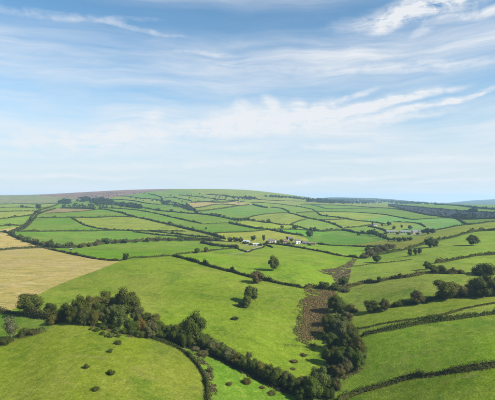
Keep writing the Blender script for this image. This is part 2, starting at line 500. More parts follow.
# ------------------------------------------------------------------ hedgerows
# label, height, width, (column, row) stations walked along the foot of the hedge
H = 'field hedgerows'
HEDGES = [
 # foreground
 ('thin dark trimmed hedge curving down the right rim of the gorse-dotted near pasture', 1.18, 1.11, [(150,338),(165,343),(177,348),(188,355.5),(198,366),(205,378),(208,390),(208,402),(207,420)]),
 ('broad low scrubby hedge below the lone pale tree at the left edge', 1.92, 2.52, [(19,336),(25,335.5),(33,334),(40,332),(45,330)]),
 ('dark hedge at the left picture edge, running in behind the pale bare-branched tree', 1.92, 1.92, [(-30,352),(-10,347.5),(2,345),(9,342),(14,339.5)]),
 ('dark overgrown hedge on the near side of the dark round-topped wood, under the stubble', 2.37, 2.37, [(-30,316),(-8,313.5),(2,313),(10,313.5),(20,314.5),(32,316.5),(45,318),(56,319)]),
 ('nearest hedge, straight dark bank rising to the lower right corner', 1.55, 1.41, [(337,404),(348,397.5),(360,392.5),(375,388.5),(392,383.5),(408,379),(430,375.5),(460,371.5),(495,366),(540,358)]),
 ('second hedge up from the lower right corner, ending at the combe trees', 1.70, 1.55, [(361,336.5),(370,333.5),(380,331.5),(395,328.5),(408,325.8),(425,323),(445,320.5),(470,317),(495,313.5),(530,308)]),
 ('thin low bank crossing the narrow right hand field above the second hedge', 0.59, 0.67, [(345,329),(356,328.5),(366,327.5),(385,323.5),(405,320.5),(425,318),(440,315.8),(452,312.5),(465,308.5),(480,305.5),(495,303),(530,297)]),
 ('tall shaded hedge at the foot of the row of big right hand trees', 1.78, 1.63, [(372,310.5),(386,308),(400,305),(416,303.5),(432,300),(448,297.5),(470,295.5),(495,293),(530,290)]),
 ('hedge rising right from the combe with a small thorn sticking out of it', 1.92, 1.78, [(346,288),(354,286),(363,283.8),(372,283),(380,281.5),(390,279.2),(402,278),(412,276.5),(424,274),(436,273.5),(450,274),(463,273)]),
 ('dark bushy hedge ascending the right slope, second below the lone round tree', 1.85, 1.85, [(434,263.5),(446,262),(456,259.8),(466,257.8),(478,255.8),(495,254.8),(530,251)]),
 ('thick dark hedge along the crest of the right hand spur behind the lone round tree', 2.41, 2.41, [(360,257.5),(372,255.8),(385,254),(400,251),(412,248),(424,244.5),(434,241.5),(445,239.4),(456,236.8),(465,234),(476,231.8),(487,230.8),(500,230),(540,226)]),
 ('thin ditch line across the pasture right of the combe head', 0.52, 0.74, [(351,266.5),(360,266),(367,264.5),(374,263.8),(392,262.2),(412,259.6)]),
 ('long dark hedge from the fork down to the rust marsh, below the lone oval tree', 1.78, 1.63, [(172,256),(186,259.2),(200,263.6),(215,268),(232,272.2),(244,275.5),(256,278.6),(270,281.8),(286,285),(303,288)]),
 ('short dark overgrown hedge closing off the top of the rust coloured marsh', 2.37, 2.66, [(303,288.3),(312,287.4),(320,288.4),(330,289.8),(338,289.8),(346,288)]),
 ('long hedge running left from the fork to the corner of the stubble field', 1.41, 1.33, [(120,261),(126,259.4),(135,258),(150,257.4),(162,256.6),(172,256)]),
 ('hedge branching upward right of the fork with two small round trees in it', 1.33, 1.26, [(172,256),(180,254.4),(190,253.4),(202,252.4),(215,250.6),(230,249),(237,248.6)]),
 ('thick dark wedge of hedge pointing left, just short of the left farm', 2.75, 3.44, [(201,243),(208,244.4),(215,245.8),(225,246.8),(233,247.4),(238,249)]),
 ('thin hedge between the dark wedge of hedge and the left farm', 1.03, 1.03, [(238,249.5),(243,251),(248,252.4),(254,250),(262,248.2),(266,245.5)]),
 ('sharp black hedge sloping along the upper right edge of the stubble field', 1.41, 1.41, [(44,248.2),(54,250.4),(64,252.6),(75,255),(90,258),(105,260.2),(120,261)]),
 ('tall shaggy hedge along the top left edge of the stubble field', 2.24, 2.24, [(-30,252),(0,250.4),(10,249.6),(22,248.8),(34,248.3),(44,248.2)]),
 ('bushy double hedge of the lane, dropping left of the stubble corner', 3.10, 3.61, [(9,234),(14,236.6),(19,239),(26,241.6),(33,243.6),(42,246.2),(50,247.4),(60,247.8)]),
 ('tufted brown green hedge stretching right from the lane to the left farm trees', 3.70, 3.80, [(60,247.8),(72,248),(82,247.4),(95,245.6),(107,243.6),(124,242.6),(145,241.2),(160,240.6),(186,240.6),(205,240.6),(225,241.4)]),
 ('short black hedge in front of the slate roofed farmhouse', 1.38, 1.55, [(263,244.2),(268,246),(273,247.8)]),
 ('long thin hedge below the farmhouses running right to the combe head', 1.55, 1.46, [(264,243.6),(276,244.4),(288,246),(300,248),(312,250.2),(325,252.6),(335,255),(346,256.6),(358,258)]),
 ('straight thin hedge from the end of the grey barn to the right hand thicket', 1.38, 1.29, [(316,244),(328,245.4),(340,246),(352,246.4),(362,246.8),(376,247)]),
 # middle distance, left of the farms
 ('ruler straight hedge below the bright green strip left of middle', 2.00, 2.00, [(20,231.8),(40,231.8),(62,231.4),(80,231.4),(100,231),(118,230.6),(135,231.2),(150,231.4),(166,231.4),(186,231.4)]),
 ('curved hedge sweeping down right between two left hand pastures', 1.93, 1.76, [(71,217.6),(76,220.6),(84,225),(95,228),(108,230),(118,230.6)]),
 ('level hedge with tree clumps across the left hillside', 2.18, 2.02, [(35,218.2),(50,218),(62,217.9),(71,217.6),(84,217.8),(96,217.9),(110,217),(124,217),(132,217.4)]),
 ('long heavy hedge falling right across the middle hillside towards the farm', 2.69, 2.52, [(96,209.6),(105,209.8),(112,211),(118,212.4),(124,213.8),(132,216.6),(148,219.8),(160,222.8),(172,225.4),(186,229),(200,232),(212,235),(218,237),(226,239.4)]),
 ('straight dark hedge one field above the long heavy hedge', 2.18, 2.02, [(112,208.4),(124,209.2),(140,210.8),(152,213),(162,215),(170,217),(180,219.2),(192,221.8),(203,224)]),
 ('hazy hedge bordering the top of the bright sloping pasture in mid hillside', 2.52, 2.18, [(106,205),(124,205.6),(136,207),(148,208.8),(160,211),(172,212),(186,213.4),(200,214.4),(212,215.6),(225,218),(234,220)]),
 ('twin thin hedge just under the ruler straight hedge', 1.80, 1.60, [(132,231.9),(146,233.6),(160,235.4),(172,236),(190,238.4),(204,240)]),
 ('short hedge crossing from the twin thin hedge to the heavy hedge', 1.60, 1.50, [(150,231.4),(165,233),(180,234.6),(196,236.6),(210,237.4)]),
 ('fine pale hedge across the smooth pasture north of the left farm', 1.09, 1.09, [(203,224),(215,223.6),(228,222.9)]),
 ('fine hedge bounding the yellow hay field of the left farm', 1.40, 1.40, [(204,233.6),(214,233.4),(230,232.6),(248,232),(262,230.6),(268,230)]),
 ('thick dark hedge along the yellow green strip right of the smooth pasture', 3.00, 2.80, [(228,222.9),(236,224.8),(248,227.2),(258,229),(268,230),(278,231.8),(290,234.2),(304,236)]),
 ('level thin hedge behind the single dark tree of the right farm cottages', 1.60, 1.50, [(268,230),(280,229.6),(300,229.8),(314,231.2)]),
 # left hillside
 ('topmost level hedge on the left hillside, edging the rough grazing', 2.18, 2.02, [(-30,204.6),(0,204.4),(20,204),(38,204.4),(56,203.6),(62,203.4)]),
 ('second level hedge down on the left hillside', 2.02, 1.85, [(-30,208.2),(0,207.9),(18,207.4),(36,207.9),(52,207.2)]),
 ('third level hedge down on the left hillside', 2.18, 2.02, [(-30,212.4),(0,211.9),(20,211.4),(38,211.3)]),
 ('hedge climbing right to the lane on the left hillside', 2.18, 2.02, [(-30,222),(0,219.3),(15,217.4),(28,215.9),(34,214.6)]),
 ('dark short hedge reaching the lane at the far left, lowest of the ladder', 2.35, 2.18, [(-30,227),(0,226.4),(10,225.4),(22,225.9),(26,225)]),
 ('dark hedge at the left edge just above the pale stubble strip', 2.80, 2.60, [(-30,233.5),(0,232.4),(8,233.2),(12,235)]),
 ('shaggy hedge of the hillside lane, left side, winding up to the wood', 3.02, 2.86, [(10,233.4),(16,230.8),(23,226.8),(28,222.6),(31,218.6),(34,214.6),(38,211.3),(42,209.8),(50,207.6),(58,204.6)]),
 ('shaggy hedge of the hillside lane, right side', 2.52, 2.52, [(18,231.8),(25,228),(31,222.4),(35,218.2),(38,214.6),(46,211.6),(56,208.6)]),
 ('thick dark wooded hedge over the pale strip at the left of the moor', 4.20, 5.04, [(60,208.4),(70,208.6),(80,208.8),(90,209.2),(96,209.9)]),
 ('thin hedge under the brown strip on the left hillside', 1.51, 1.34, [(46,213.6),(62,212.8),(75,212),(88,211),(96,209.9)]),
 # under the moor
 ('hedge at the foot of the heather moor, left part', 2.52, 2.35, [(100,199.5),(112,199.6),(124,200),(136,201.4),(146,203.4),(158,204.6),(172,205),(186,208)]),
 ('faint hedge close beneath the skyline left of middle', 2.52, 2.35, [(118,196.2),(130,196.8),(142,198.6),(155,199.6),(164,201.4),(178,203)]),
 ('hazy hedge dropping from the moor end to the cross hedges', 2.86, 2.69, [(148,194),(156,195.6),(161,197.6),(163,200.8),(164,203.8)]),
 ('hazy hedge running right from the end of the moor', 2.69, 2.52, [(163,198.6),(172,197.6),(182,199.2),(192,201.2)]),
 ('far hedge with humps, uppermost of the centre hillside', 2.86, 2.52, [(178,195.2),(188,196),(198,197),(210,198.4),(224,200.2),(238,201)]),
 ('wooded belt of hedge in the centre, under the humped far hedge', 4.20, 4.20, [(190,202.6),(198,202.4),(206,202.2),(218,202.6),(228,202.4),(238,201)]),
 ('dark belt of hedge high on the centre hillside, near the skyline', 3.86, 3.70, [(206,194.8),(216,195.2),(226,196.2),(236,197.6),(248,198),(258,199.2)]),
 ('diagonal hedge rising right from the dark hollow in the centre hillside', 2.86, 2.52, [(194,212.2),(204,211),(214,209.8),(226,208.2),(238,206.2),(250,205)]),
 ('diagonal hedge along the lower edge of the small straw coloured field', 2.52, 2.35, [(194,208.4),(203,207.2),(212,205.4),(222,204.4),(240,205.8)]),
 ('dark shrubby hedge in the hollow beside the small straw coloured field', 4.20, 4.20, [(186,204.4),(190,207),(194,210),(198,213.6)]),
 ('thick humped hedge sloping right above the blue green pasture in the centre', 4.20, 4.20, [(252,204.6),(257,205.9),(262,207.2),(268,208.2)]),
 # centre right hillside
 ('gently arched hedge over the pale oblong pasture behind the left farm', 1.85, 1.68, [(234,220),(244,219),(252,216.8),(261,215),(272,213.8),(284,213.2),(290,213.5)]),
 ('diagonal hedge falling right of the pale oblong pasture to the valley', 2.35, 2.10, [(270,207.4),(281,208.6),(288,211.4),(290,213.5),(296,214.8),(303,217),(310,218.6),(325,221.7),(335,224.8),(343,228.6)]),
 ('hedge closing the right end of the pale oblong pasture', 1.60, 1.51, [(290,225),(294,223.2),(298,221.4),(304,219.8),(310,218.6)]),
 ('tree dotted hedge on the near side of the pale oblong pasture', 1.93, 1.68, [(234,220),(244,219.6),(256,221.4),(264,222.4),(274,223.6),(282,225.2),(290,225),(300,227.6),(312,230.6)]),
 ('far thin hedge under the pale upper slope, right of the humped thick hedge', 2.18, 2.02, [(252,198.8),(262,200),(276,200.8),(292,201.2),(308,201.4)]),
 ('faint hedge two fields under the far dark skyline trees', 2.18, 2.02, [(250,202.6),(262,202.8),(276,203.8),(290,205.6),(302,207.4),(312,209.4)]),
 ('faint hedge under the far blue wood, left end', 2.18, 2.02, [(300,204.4),(312,204.6),(330,205.2),(350,206),(372,207.6),(390,208.6),(404,210.4),(414,212.4),(424,214.6)]),
 ('faint level hedge midway down the far right pastures', 1.85, 1.68, [(290,213.5),(300,212.8),(312,212.2),(328,212.2),(346,212.2),(360,212.7),(374,213.8),(386,215),(400,217.6),(412,219.6),(424,219.2),(436,218.4)]),
 ('short faint hedge between two level far hedges right of middle', 1.85, 1.68, [(310,205),(318,206.4),(327,208.8),(345,208.8),(360,208.6),(376,208.2)]),
 ('wandering hedge with a small tree, from the centre right to the lone white cottage', 2.02, 1.85, [(312,209.4),(317,212.4),(321,215.4),(330,216.6),(345,218.6),(353,220.2),(364,221.4),(374,222.4),(386,224.4)]),
 ('thin hedge across the pale pasture left of the lone white cottage', 1.51, 1.43, [(321,219.8),(334,220),(346,219.2),(353,220.2)]),
 ('hedge angling up right to the lone white cottage', 2.20, 2.00, [(343,228.6),(352,227.6),(362,226.6),(373,225.4)]),
 ('shrubby hedge along the bright green field behind the right hand thicket', 3.00, 2.80, [(312,230.8),(322,231.6),(334,231),(343,230.6),(350,231.6),(358,233.2),(368,234),(376,234.6)]),
 ('hedge along the lane in front of the long right hand farm', 2.40, 2.20, [(368,226.6),(376,228),(384,230.4),(388,232.6)]),
 ('faint hedge behind the long right hand farm', 1.85, 1.68, [(393,222),(402,222.3),(412,222.8),(420,224.2),(426,227.4)]),
 ('hedge bordering the blue green slope under the dark heath', 2.02, 1.85, [(436,218.4),(446,218.2),(456,219),(462,222),(468,224.6),(480,223.6),(495,221.6),(530,219)]),
 ('hedge dividing the yellow green slope right of the long farm', 2.00, 1.80, [(426,232.4),(440,229.8),(454,227),(468,224.6)]),
 ('dark belt of trees and hedge along the top of the far right slope', 5.04, 5.04, [(434,204.9),(446,205.2),(456,205.8),(466,207),(476,208.2),(486,209.2),(500,210),(540,212)]),
 ('narrow hedge above the dark heath at the far right', 2.52, 2.35, [(388,204.4),(400,205.4),(412,206.6),(424,207.8),(438,209),(452,210.2),(466,211.2),(480,212),(495,213),(530,214)]),
 ('ragged hedge at the lower edge of the dark heath', 2.69, 2.52, [(388,206),(398,208),(408,210.6),(418,213),(428,215.2),(438,216.4),(450,218)]),
 ('ragged thorn hedge under the dark heath at the far right edge', 3.02, 2.86, [(456,219),(466,219.6),(476,219.4),(486,219),(495,218.8),(530,218)]),
]
# land boundaries that are not hedges
EDGES = [
 [(120,261),(108,265.8),(95,271),(82,275.6),(70,280),(58,285),(46,290.5),(36,296),(24,303),(14,308.5),(4,313)],
 [(56,319),(66,321),(75,319.5),(90,322),(104,325),(118,329),(134,335),(150,338)],
 [(45,330),(52,326),(60,322),(66,321)], [(9,342),(14,339),(19,336)],
 [(-60,204.9),(-30,204.6)], [(62,203.4),(72,201.5),(84,200.4),(100,199.5)],
 [(20,196.6),(40,195.8),(60,197.2),(80,198.6),(100,199.5)], [(40,195.8),(40,193)],
 [(118,196.2),(132,194.8),(142,193),(150,191.8),(158,191.0),(166,190.6),(172,188)], [(100,199.5),(110,198),(118,196.2)],
 [(150,191.8),(148,194)],
 [(207,420),(207,440)],
 # combe wood floor
 [(338,289.8),(336,306),(330,330),(322,338)], [(338,296),(346,300),(352,310),(352,322),(357,332),(366,344),(366,360),(356,371),(342,378),(336,392),(330,404)],
 [(322,338),(326,350),(326,362),(312,372),(296,378),(280,376),(262,368),(248,358),(236,352),(222,342),(206,334),(190,328),(172,328),(158,334),(150,338)],
 [(150,338),(170,346),(190,350),(205,355),(222,362),(240,372),(256,381),(276,391),(300,398),(320,402),(330,404)],
 [(303,288),(303,288.3)], [(346,288),(350,280),(350,272),(351,266.5),(355,260),(358,258)],
 [(374,222.4),(386,224.4),(393,222)],
 [(304,236),(308,240),(312,244),(316,244)], [(226,239.4),(225,241.4)], [(225,241.4),(238,243.4),(250,244.6),(264,243.6)],
 [(376,234.6),(384,238),(392,240.8),(404,240.8),(414,239.2),(426,232.4)], [(376,247),(384,245.4),(394,246.4),(400,251)],
 [(388,232.6),(400,233.4),(414,233.4),(426,232.4)], [(345,329),(352,322)], [(361,336.5),(357,332)], [(337,404),(330,404)], [(330,404),(330,440)],
 [(372,310.5),(360,312),(352,310)], [(463,273),(480,270),(495,268),(530,264)], [(436,273.5),(434,263.5)],
 [(424,244.5),(426,238),(426,232.4)], [(434,263.5),(424,266),(412,259.6)],
]
# field colour as it looks in sunlight (sRGB), surface, seed (column, row)
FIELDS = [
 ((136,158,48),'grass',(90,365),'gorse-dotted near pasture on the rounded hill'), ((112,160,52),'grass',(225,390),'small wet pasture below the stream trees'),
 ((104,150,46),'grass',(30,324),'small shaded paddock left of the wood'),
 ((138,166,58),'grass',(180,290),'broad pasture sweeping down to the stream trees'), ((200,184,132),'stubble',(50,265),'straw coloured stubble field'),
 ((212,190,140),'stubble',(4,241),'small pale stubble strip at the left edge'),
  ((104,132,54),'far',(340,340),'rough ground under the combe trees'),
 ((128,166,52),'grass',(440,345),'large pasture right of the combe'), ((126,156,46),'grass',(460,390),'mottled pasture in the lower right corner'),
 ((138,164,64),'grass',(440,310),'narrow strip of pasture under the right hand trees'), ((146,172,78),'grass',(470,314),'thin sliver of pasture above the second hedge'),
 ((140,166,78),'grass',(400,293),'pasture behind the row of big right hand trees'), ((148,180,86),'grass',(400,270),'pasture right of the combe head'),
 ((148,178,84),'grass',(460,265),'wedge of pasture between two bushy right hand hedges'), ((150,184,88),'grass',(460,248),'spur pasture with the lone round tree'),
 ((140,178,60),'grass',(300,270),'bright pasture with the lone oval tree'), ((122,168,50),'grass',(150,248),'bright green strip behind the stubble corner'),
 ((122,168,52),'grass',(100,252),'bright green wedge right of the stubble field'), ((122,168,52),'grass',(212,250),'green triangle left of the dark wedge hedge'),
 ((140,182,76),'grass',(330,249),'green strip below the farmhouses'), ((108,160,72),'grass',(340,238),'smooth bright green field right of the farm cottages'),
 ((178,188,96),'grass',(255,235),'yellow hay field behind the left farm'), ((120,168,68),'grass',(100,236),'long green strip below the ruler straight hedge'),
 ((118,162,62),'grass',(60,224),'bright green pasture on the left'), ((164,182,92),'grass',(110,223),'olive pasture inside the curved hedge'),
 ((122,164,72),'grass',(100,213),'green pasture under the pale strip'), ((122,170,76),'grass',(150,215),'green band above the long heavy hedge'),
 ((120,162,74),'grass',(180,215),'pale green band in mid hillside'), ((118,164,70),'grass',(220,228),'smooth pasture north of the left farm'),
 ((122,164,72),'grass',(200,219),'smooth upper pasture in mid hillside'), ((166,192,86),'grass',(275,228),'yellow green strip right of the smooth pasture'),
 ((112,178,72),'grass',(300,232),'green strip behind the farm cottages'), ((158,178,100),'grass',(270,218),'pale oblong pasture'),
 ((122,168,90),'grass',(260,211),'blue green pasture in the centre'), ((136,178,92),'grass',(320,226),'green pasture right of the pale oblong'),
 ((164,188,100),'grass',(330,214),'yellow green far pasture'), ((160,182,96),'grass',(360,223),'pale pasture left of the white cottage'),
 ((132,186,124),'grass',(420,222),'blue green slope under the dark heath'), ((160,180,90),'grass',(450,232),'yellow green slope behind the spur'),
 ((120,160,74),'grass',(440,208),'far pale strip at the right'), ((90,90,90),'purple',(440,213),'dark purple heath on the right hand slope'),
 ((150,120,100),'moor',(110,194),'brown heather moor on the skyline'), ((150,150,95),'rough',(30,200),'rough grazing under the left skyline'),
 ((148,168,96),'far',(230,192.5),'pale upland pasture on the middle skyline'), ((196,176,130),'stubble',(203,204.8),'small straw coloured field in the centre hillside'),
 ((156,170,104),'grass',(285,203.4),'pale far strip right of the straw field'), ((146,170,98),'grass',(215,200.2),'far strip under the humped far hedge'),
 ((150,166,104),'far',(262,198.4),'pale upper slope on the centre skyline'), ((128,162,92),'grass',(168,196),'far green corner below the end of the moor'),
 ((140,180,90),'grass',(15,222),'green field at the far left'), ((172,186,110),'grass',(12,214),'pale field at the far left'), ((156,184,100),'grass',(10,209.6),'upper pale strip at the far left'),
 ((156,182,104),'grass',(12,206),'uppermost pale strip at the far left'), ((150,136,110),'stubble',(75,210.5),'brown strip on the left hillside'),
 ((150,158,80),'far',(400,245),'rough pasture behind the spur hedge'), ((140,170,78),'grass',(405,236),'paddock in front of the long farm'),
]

# ------------------------------------------------------------------ fields: cut the land along hedges and boundaries
def densify(pts, step):
    out = [pts[0]]
    for a, b in zip(pts[:-1], pts[1:]):
        n = max(1, int(math.hypot(b[0] - a[0], (b[1] - a[1])) / step))
        for k in range(1, n + 1):
            out.append((a[0] + (b[0] - a[0]) * k / n, a[1] + (b[1] - a[1]) * k / n))
    return out
def smooth_line(pts, n=4):
    """Catmull-Rom through the stations"""
    if len(pts) < 3:
        return densify(pts, 2.0)
    p = [np.array(q, float) for q in pts]
    p = [2 * p[0] - p[1]] + p + [2 * p[-1] - p[-2]]
    out = []
    for i in range(1, len(p) - 2):
        for k in range(n):
            t = k / n
            a, b, c, d = p[i - 1:i + 3]
            out.append(0.5 * (2 * b + (c - a) * t + (2 * a - 5 * b + 4 * c - d) * t * t + (3 * b - a - 3 * c + d) * t ** 3))
    out.append(p[-2])
    return [tuple(q) for q in out]
lines = [smooth_line(h[3]) for h in HEDGES] + [smooth_line(e) for e in EDGES]
ends = []
for i, L in enumerate(lines):                   # join loose ends to the nearest other line
    for e in (L[0], L[-1]):
        best, bp = 7.0, None
        for j, K in enumerate(lines):
            if j == i:
                continue
            K = np.array(K)
            dd = np.hypot(K[:, 0] - e[0], (K[:, 1] - e[1]) * 2.0)
            k = int(dd.argmin())
            if dd[k] < best:
                best, bp = dd[k], tuple(K[k])
        if bp is not None and best > 0.05:
            ends.append([e, bp])
for L in list(lines):                           # hedges go on beyond the picture's sides
    for e in (L[0], L[-1]):
        if e[0] <= -25:
            ends.append([e, (-150, e[1] + 1.0), (U0 + 4, e[1] + 1.5)])
        elif e[0] >= 525:
            ends.append([e, (640, e[1] - 4.0), (U1 - 6, e[1] - 7.0)])
cu_pts, cu_edges = [], []
for L in lines + ends:
    S = survey(L)
    base = len(cu_pts)
    for (px, _), s in zip(L, S):
        cu_pts.append((px * SU, s[3] * SV))
    cu_edges += [(base + k, base + k + 1) for k in range(len(L) - 1)]
mu = np.arange(U0 + 2, U1 - 2, 5.0)
mv = np.arange(V0 + 0.01, V1 - 0.02, 0.024)
MU, MV = np.meshgrid(mu, mv, indexing='ij')
jit = rng.uniform(-0.3, 0.3, (2,) + MU.shape)
jit[:, 0, :] = jit[:, -1, :] = jit[:, :, 0] = jit[:, :, -1] = 0
gp = np.stack([(MU + jit[0] * 5) * SU, (MV + jit[1] * 0.024) * SV], -1).reshape(-1, 2)
lo, hi = gp.min(0) + 1e-3, gp.max(0) - 1e-3
cu_arr = np.clip(np.array(cu_pts), lo, hi)
allp = np.concatenate([cu_arr, gp])
vo, eo, fo, ov, oe, of = delaunay_2d_cdt([Vector(p) for p in allp], cu_edges, [], 0, 1e-5, True)
TV = np.array([tuple(p) for p in vo])
TF = np.array([list(f) for f in fo if len(f) == 3])
con = {(min(e), max(e)) for e, q in zip(eo, oe) if len(q)}
owner = {}
nf = len(TF)
par = list(range(nf))
def find(a):
    while par[a] != a:
        par[a] = par[par[a]]
        a = par[a]
    return a
border, joins = [], []
for fi, f in enumerate(TF.tolist()):
    for a, b in ((f[0], f[1]), (f[1], f[2]), (f[2], f[0])):
        k = (a, b) if a < b else (b, a)
        g = owner.pop(k, None)
        if g is None:
            owner[k] = fi
        elif k in con:
            border.append((fi, g))
        else:
            joins.append((fi, g, 0))
            ra, rb = find(fi), find(g)
            if ra != rb:
                par[ra] = rb
comp = np.array([find(i) for i in range(nf)])
TU, TVV = TV[:, 0] / SU, TV[:, 1] / SV
TD = np.exp(TVV)
TX, TZ = (TU - CX) / FOC * TD, zf(TU, TVV)
TR = CY - (TZ - CAMZ) / TD * FOC
def tri_area(a, b):
    return 0.5 * np.abs((a[TF[:, 1]] - a[TF[:, 0]]) * (b[TF[:, 2]] - b[TF[:, 0]]) - (a[TF[:, 2]] - a[TF[:, 0]]) * (b[TF[:, 1]] - b[TF[:, 0]]))
ar = tri_area(TU, TVV * 100)
cen = np.stack([TU[TF].mean(1), TVV[TF].mean(1) * 100], 1)
adj = {}
for (a, b, k) in joins:
    adj.setdefault(a, []).append(b)
    adj.setdefault(b, []).append(a)
import heapq
lab_of = np.full(nf, -1)
heap = []
for si, (colr, kind, (px, py), lab) in enumerate(FIELDS):
    s = survey([(px, py)])[0]
    k = int(np.argmin(np.hypot(cen[:, 0] - px, cen[:, 1] - s[3] * 100)))
    heap.append((0.0, k, si))
heapq.heapify(heap)
cl = cen.tolist()
while heap:                                     # a gap in a hedge does not let one field swallow the next
    d_, k, si = heapq.heappop(heap)
    if lab_of[k] >= 0:
        continue
    lab_of[k] = si
    for g in adj.get(k, ()):
        if lab_of[g] < 0:
            heapq.heappush(heap, (d_ + math.hypot(cl[k][0] - cl[g][0], (cl[k][1] - cl[g][1]) * 3), g, si))
comp = np.where(lab_of >= 0, lab_of + 10 ** 7, comp)
for k in np.nonzero(lab_of < 0)[0]:
    pass
seed_of = {}
for si, (colr, kind, p_, lab) in enumerate(FIELDS):
    seed_of[si + 10 ** 7] = (colr, kind, lab)
for _ in range(6):                              # slivers join the neighbour with the longest common border
    ids, inv = np.unique(comp, return_inverse=True)
    sz = np.bincount(inv, ar)
    small = {int(i) for i, s in zip(ids, sz) if s < 22 and i < 10 ** 7}
    if not small:
        break
    nb = {}
    for a, b in border:
        ca, cb = int(comp[a]), int(comp[b])
        if ca != cb:
            nb.setdefault(ca, {}).setdefault(cb, 0)
            nb[ca][cb] += 1
            nb.setdefault(cb, {}).setdefault(ca, 0)
            nb[cb][ca] += 1
    remap = {}
    for s in small:
        if s in nb:
            t_ = max(nb[s].items(), key=lambda kv: kv[1])[0]
            if remap.get(t_) != s:
                remap[s] = t_
    comp = np.array([remap.get(int(c), int(c)) for c in comp])
far_tri = np.exp(cen[:, 1] / 100) > 3500
comp = np.where(far_tri, 2 * 10 ** 7, comp)
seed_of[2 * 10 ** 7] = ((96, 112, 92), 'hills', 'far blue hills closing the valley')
pal = [(120,164,80),(140,172,88),(156,176,94),(114,160,82),(128,164,80),(150,170,92)]
ids, inv = np.unique(comp, return_inverse=True)
order = np.argsort(-np.bincount(inv))
extra = 0
for oi_ in order:
    c = int(ids[oi_])
    F_ = TF[comp == c]
    used, F2 = np.unique(F_, return_inverse=True)
    F2 = F2.reshape(F_.shape)
    mx, my = TU[used].mean(), TD[used].mean()
    if c in seed_of:
        colr, kind, lab = seed_of[c]
    else:
        colr, kind, lab = pal[extra % len(pal)], 'grass', None
        extra += 1
        if my > 2200:
            kind = 'rough' if mx < 60 else 'far'
            colr = (140, 162, 96)
        ttr = TR[used]
        print('unseeded field around', round(mx), round(float(np.median(ttr)), 1), 'd', round(my), 'n', len(F_))
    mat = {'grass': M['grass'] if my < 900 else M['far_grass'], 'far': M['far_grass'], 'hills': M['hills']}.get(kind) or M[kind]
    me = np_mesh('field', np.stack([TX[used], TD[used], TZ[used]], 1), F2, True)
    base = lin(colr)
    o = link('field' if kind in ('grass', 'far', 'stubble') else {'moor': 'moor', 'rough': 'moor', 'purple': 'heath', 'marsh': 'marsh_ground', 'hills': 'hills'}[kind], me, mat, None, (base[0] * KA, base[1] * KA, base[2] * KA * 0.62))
    tag(o, lab, None, None, 'structure')
# normals up
for o in list(COL.objects):
    if o.get('kind') == 'structure' and o.type == 'MESH':
        n0 = np.array([p.normal.z for p in o.data.polygons[:50]])
        if np.median(n0) < 0:
            o.data.flip_normals()

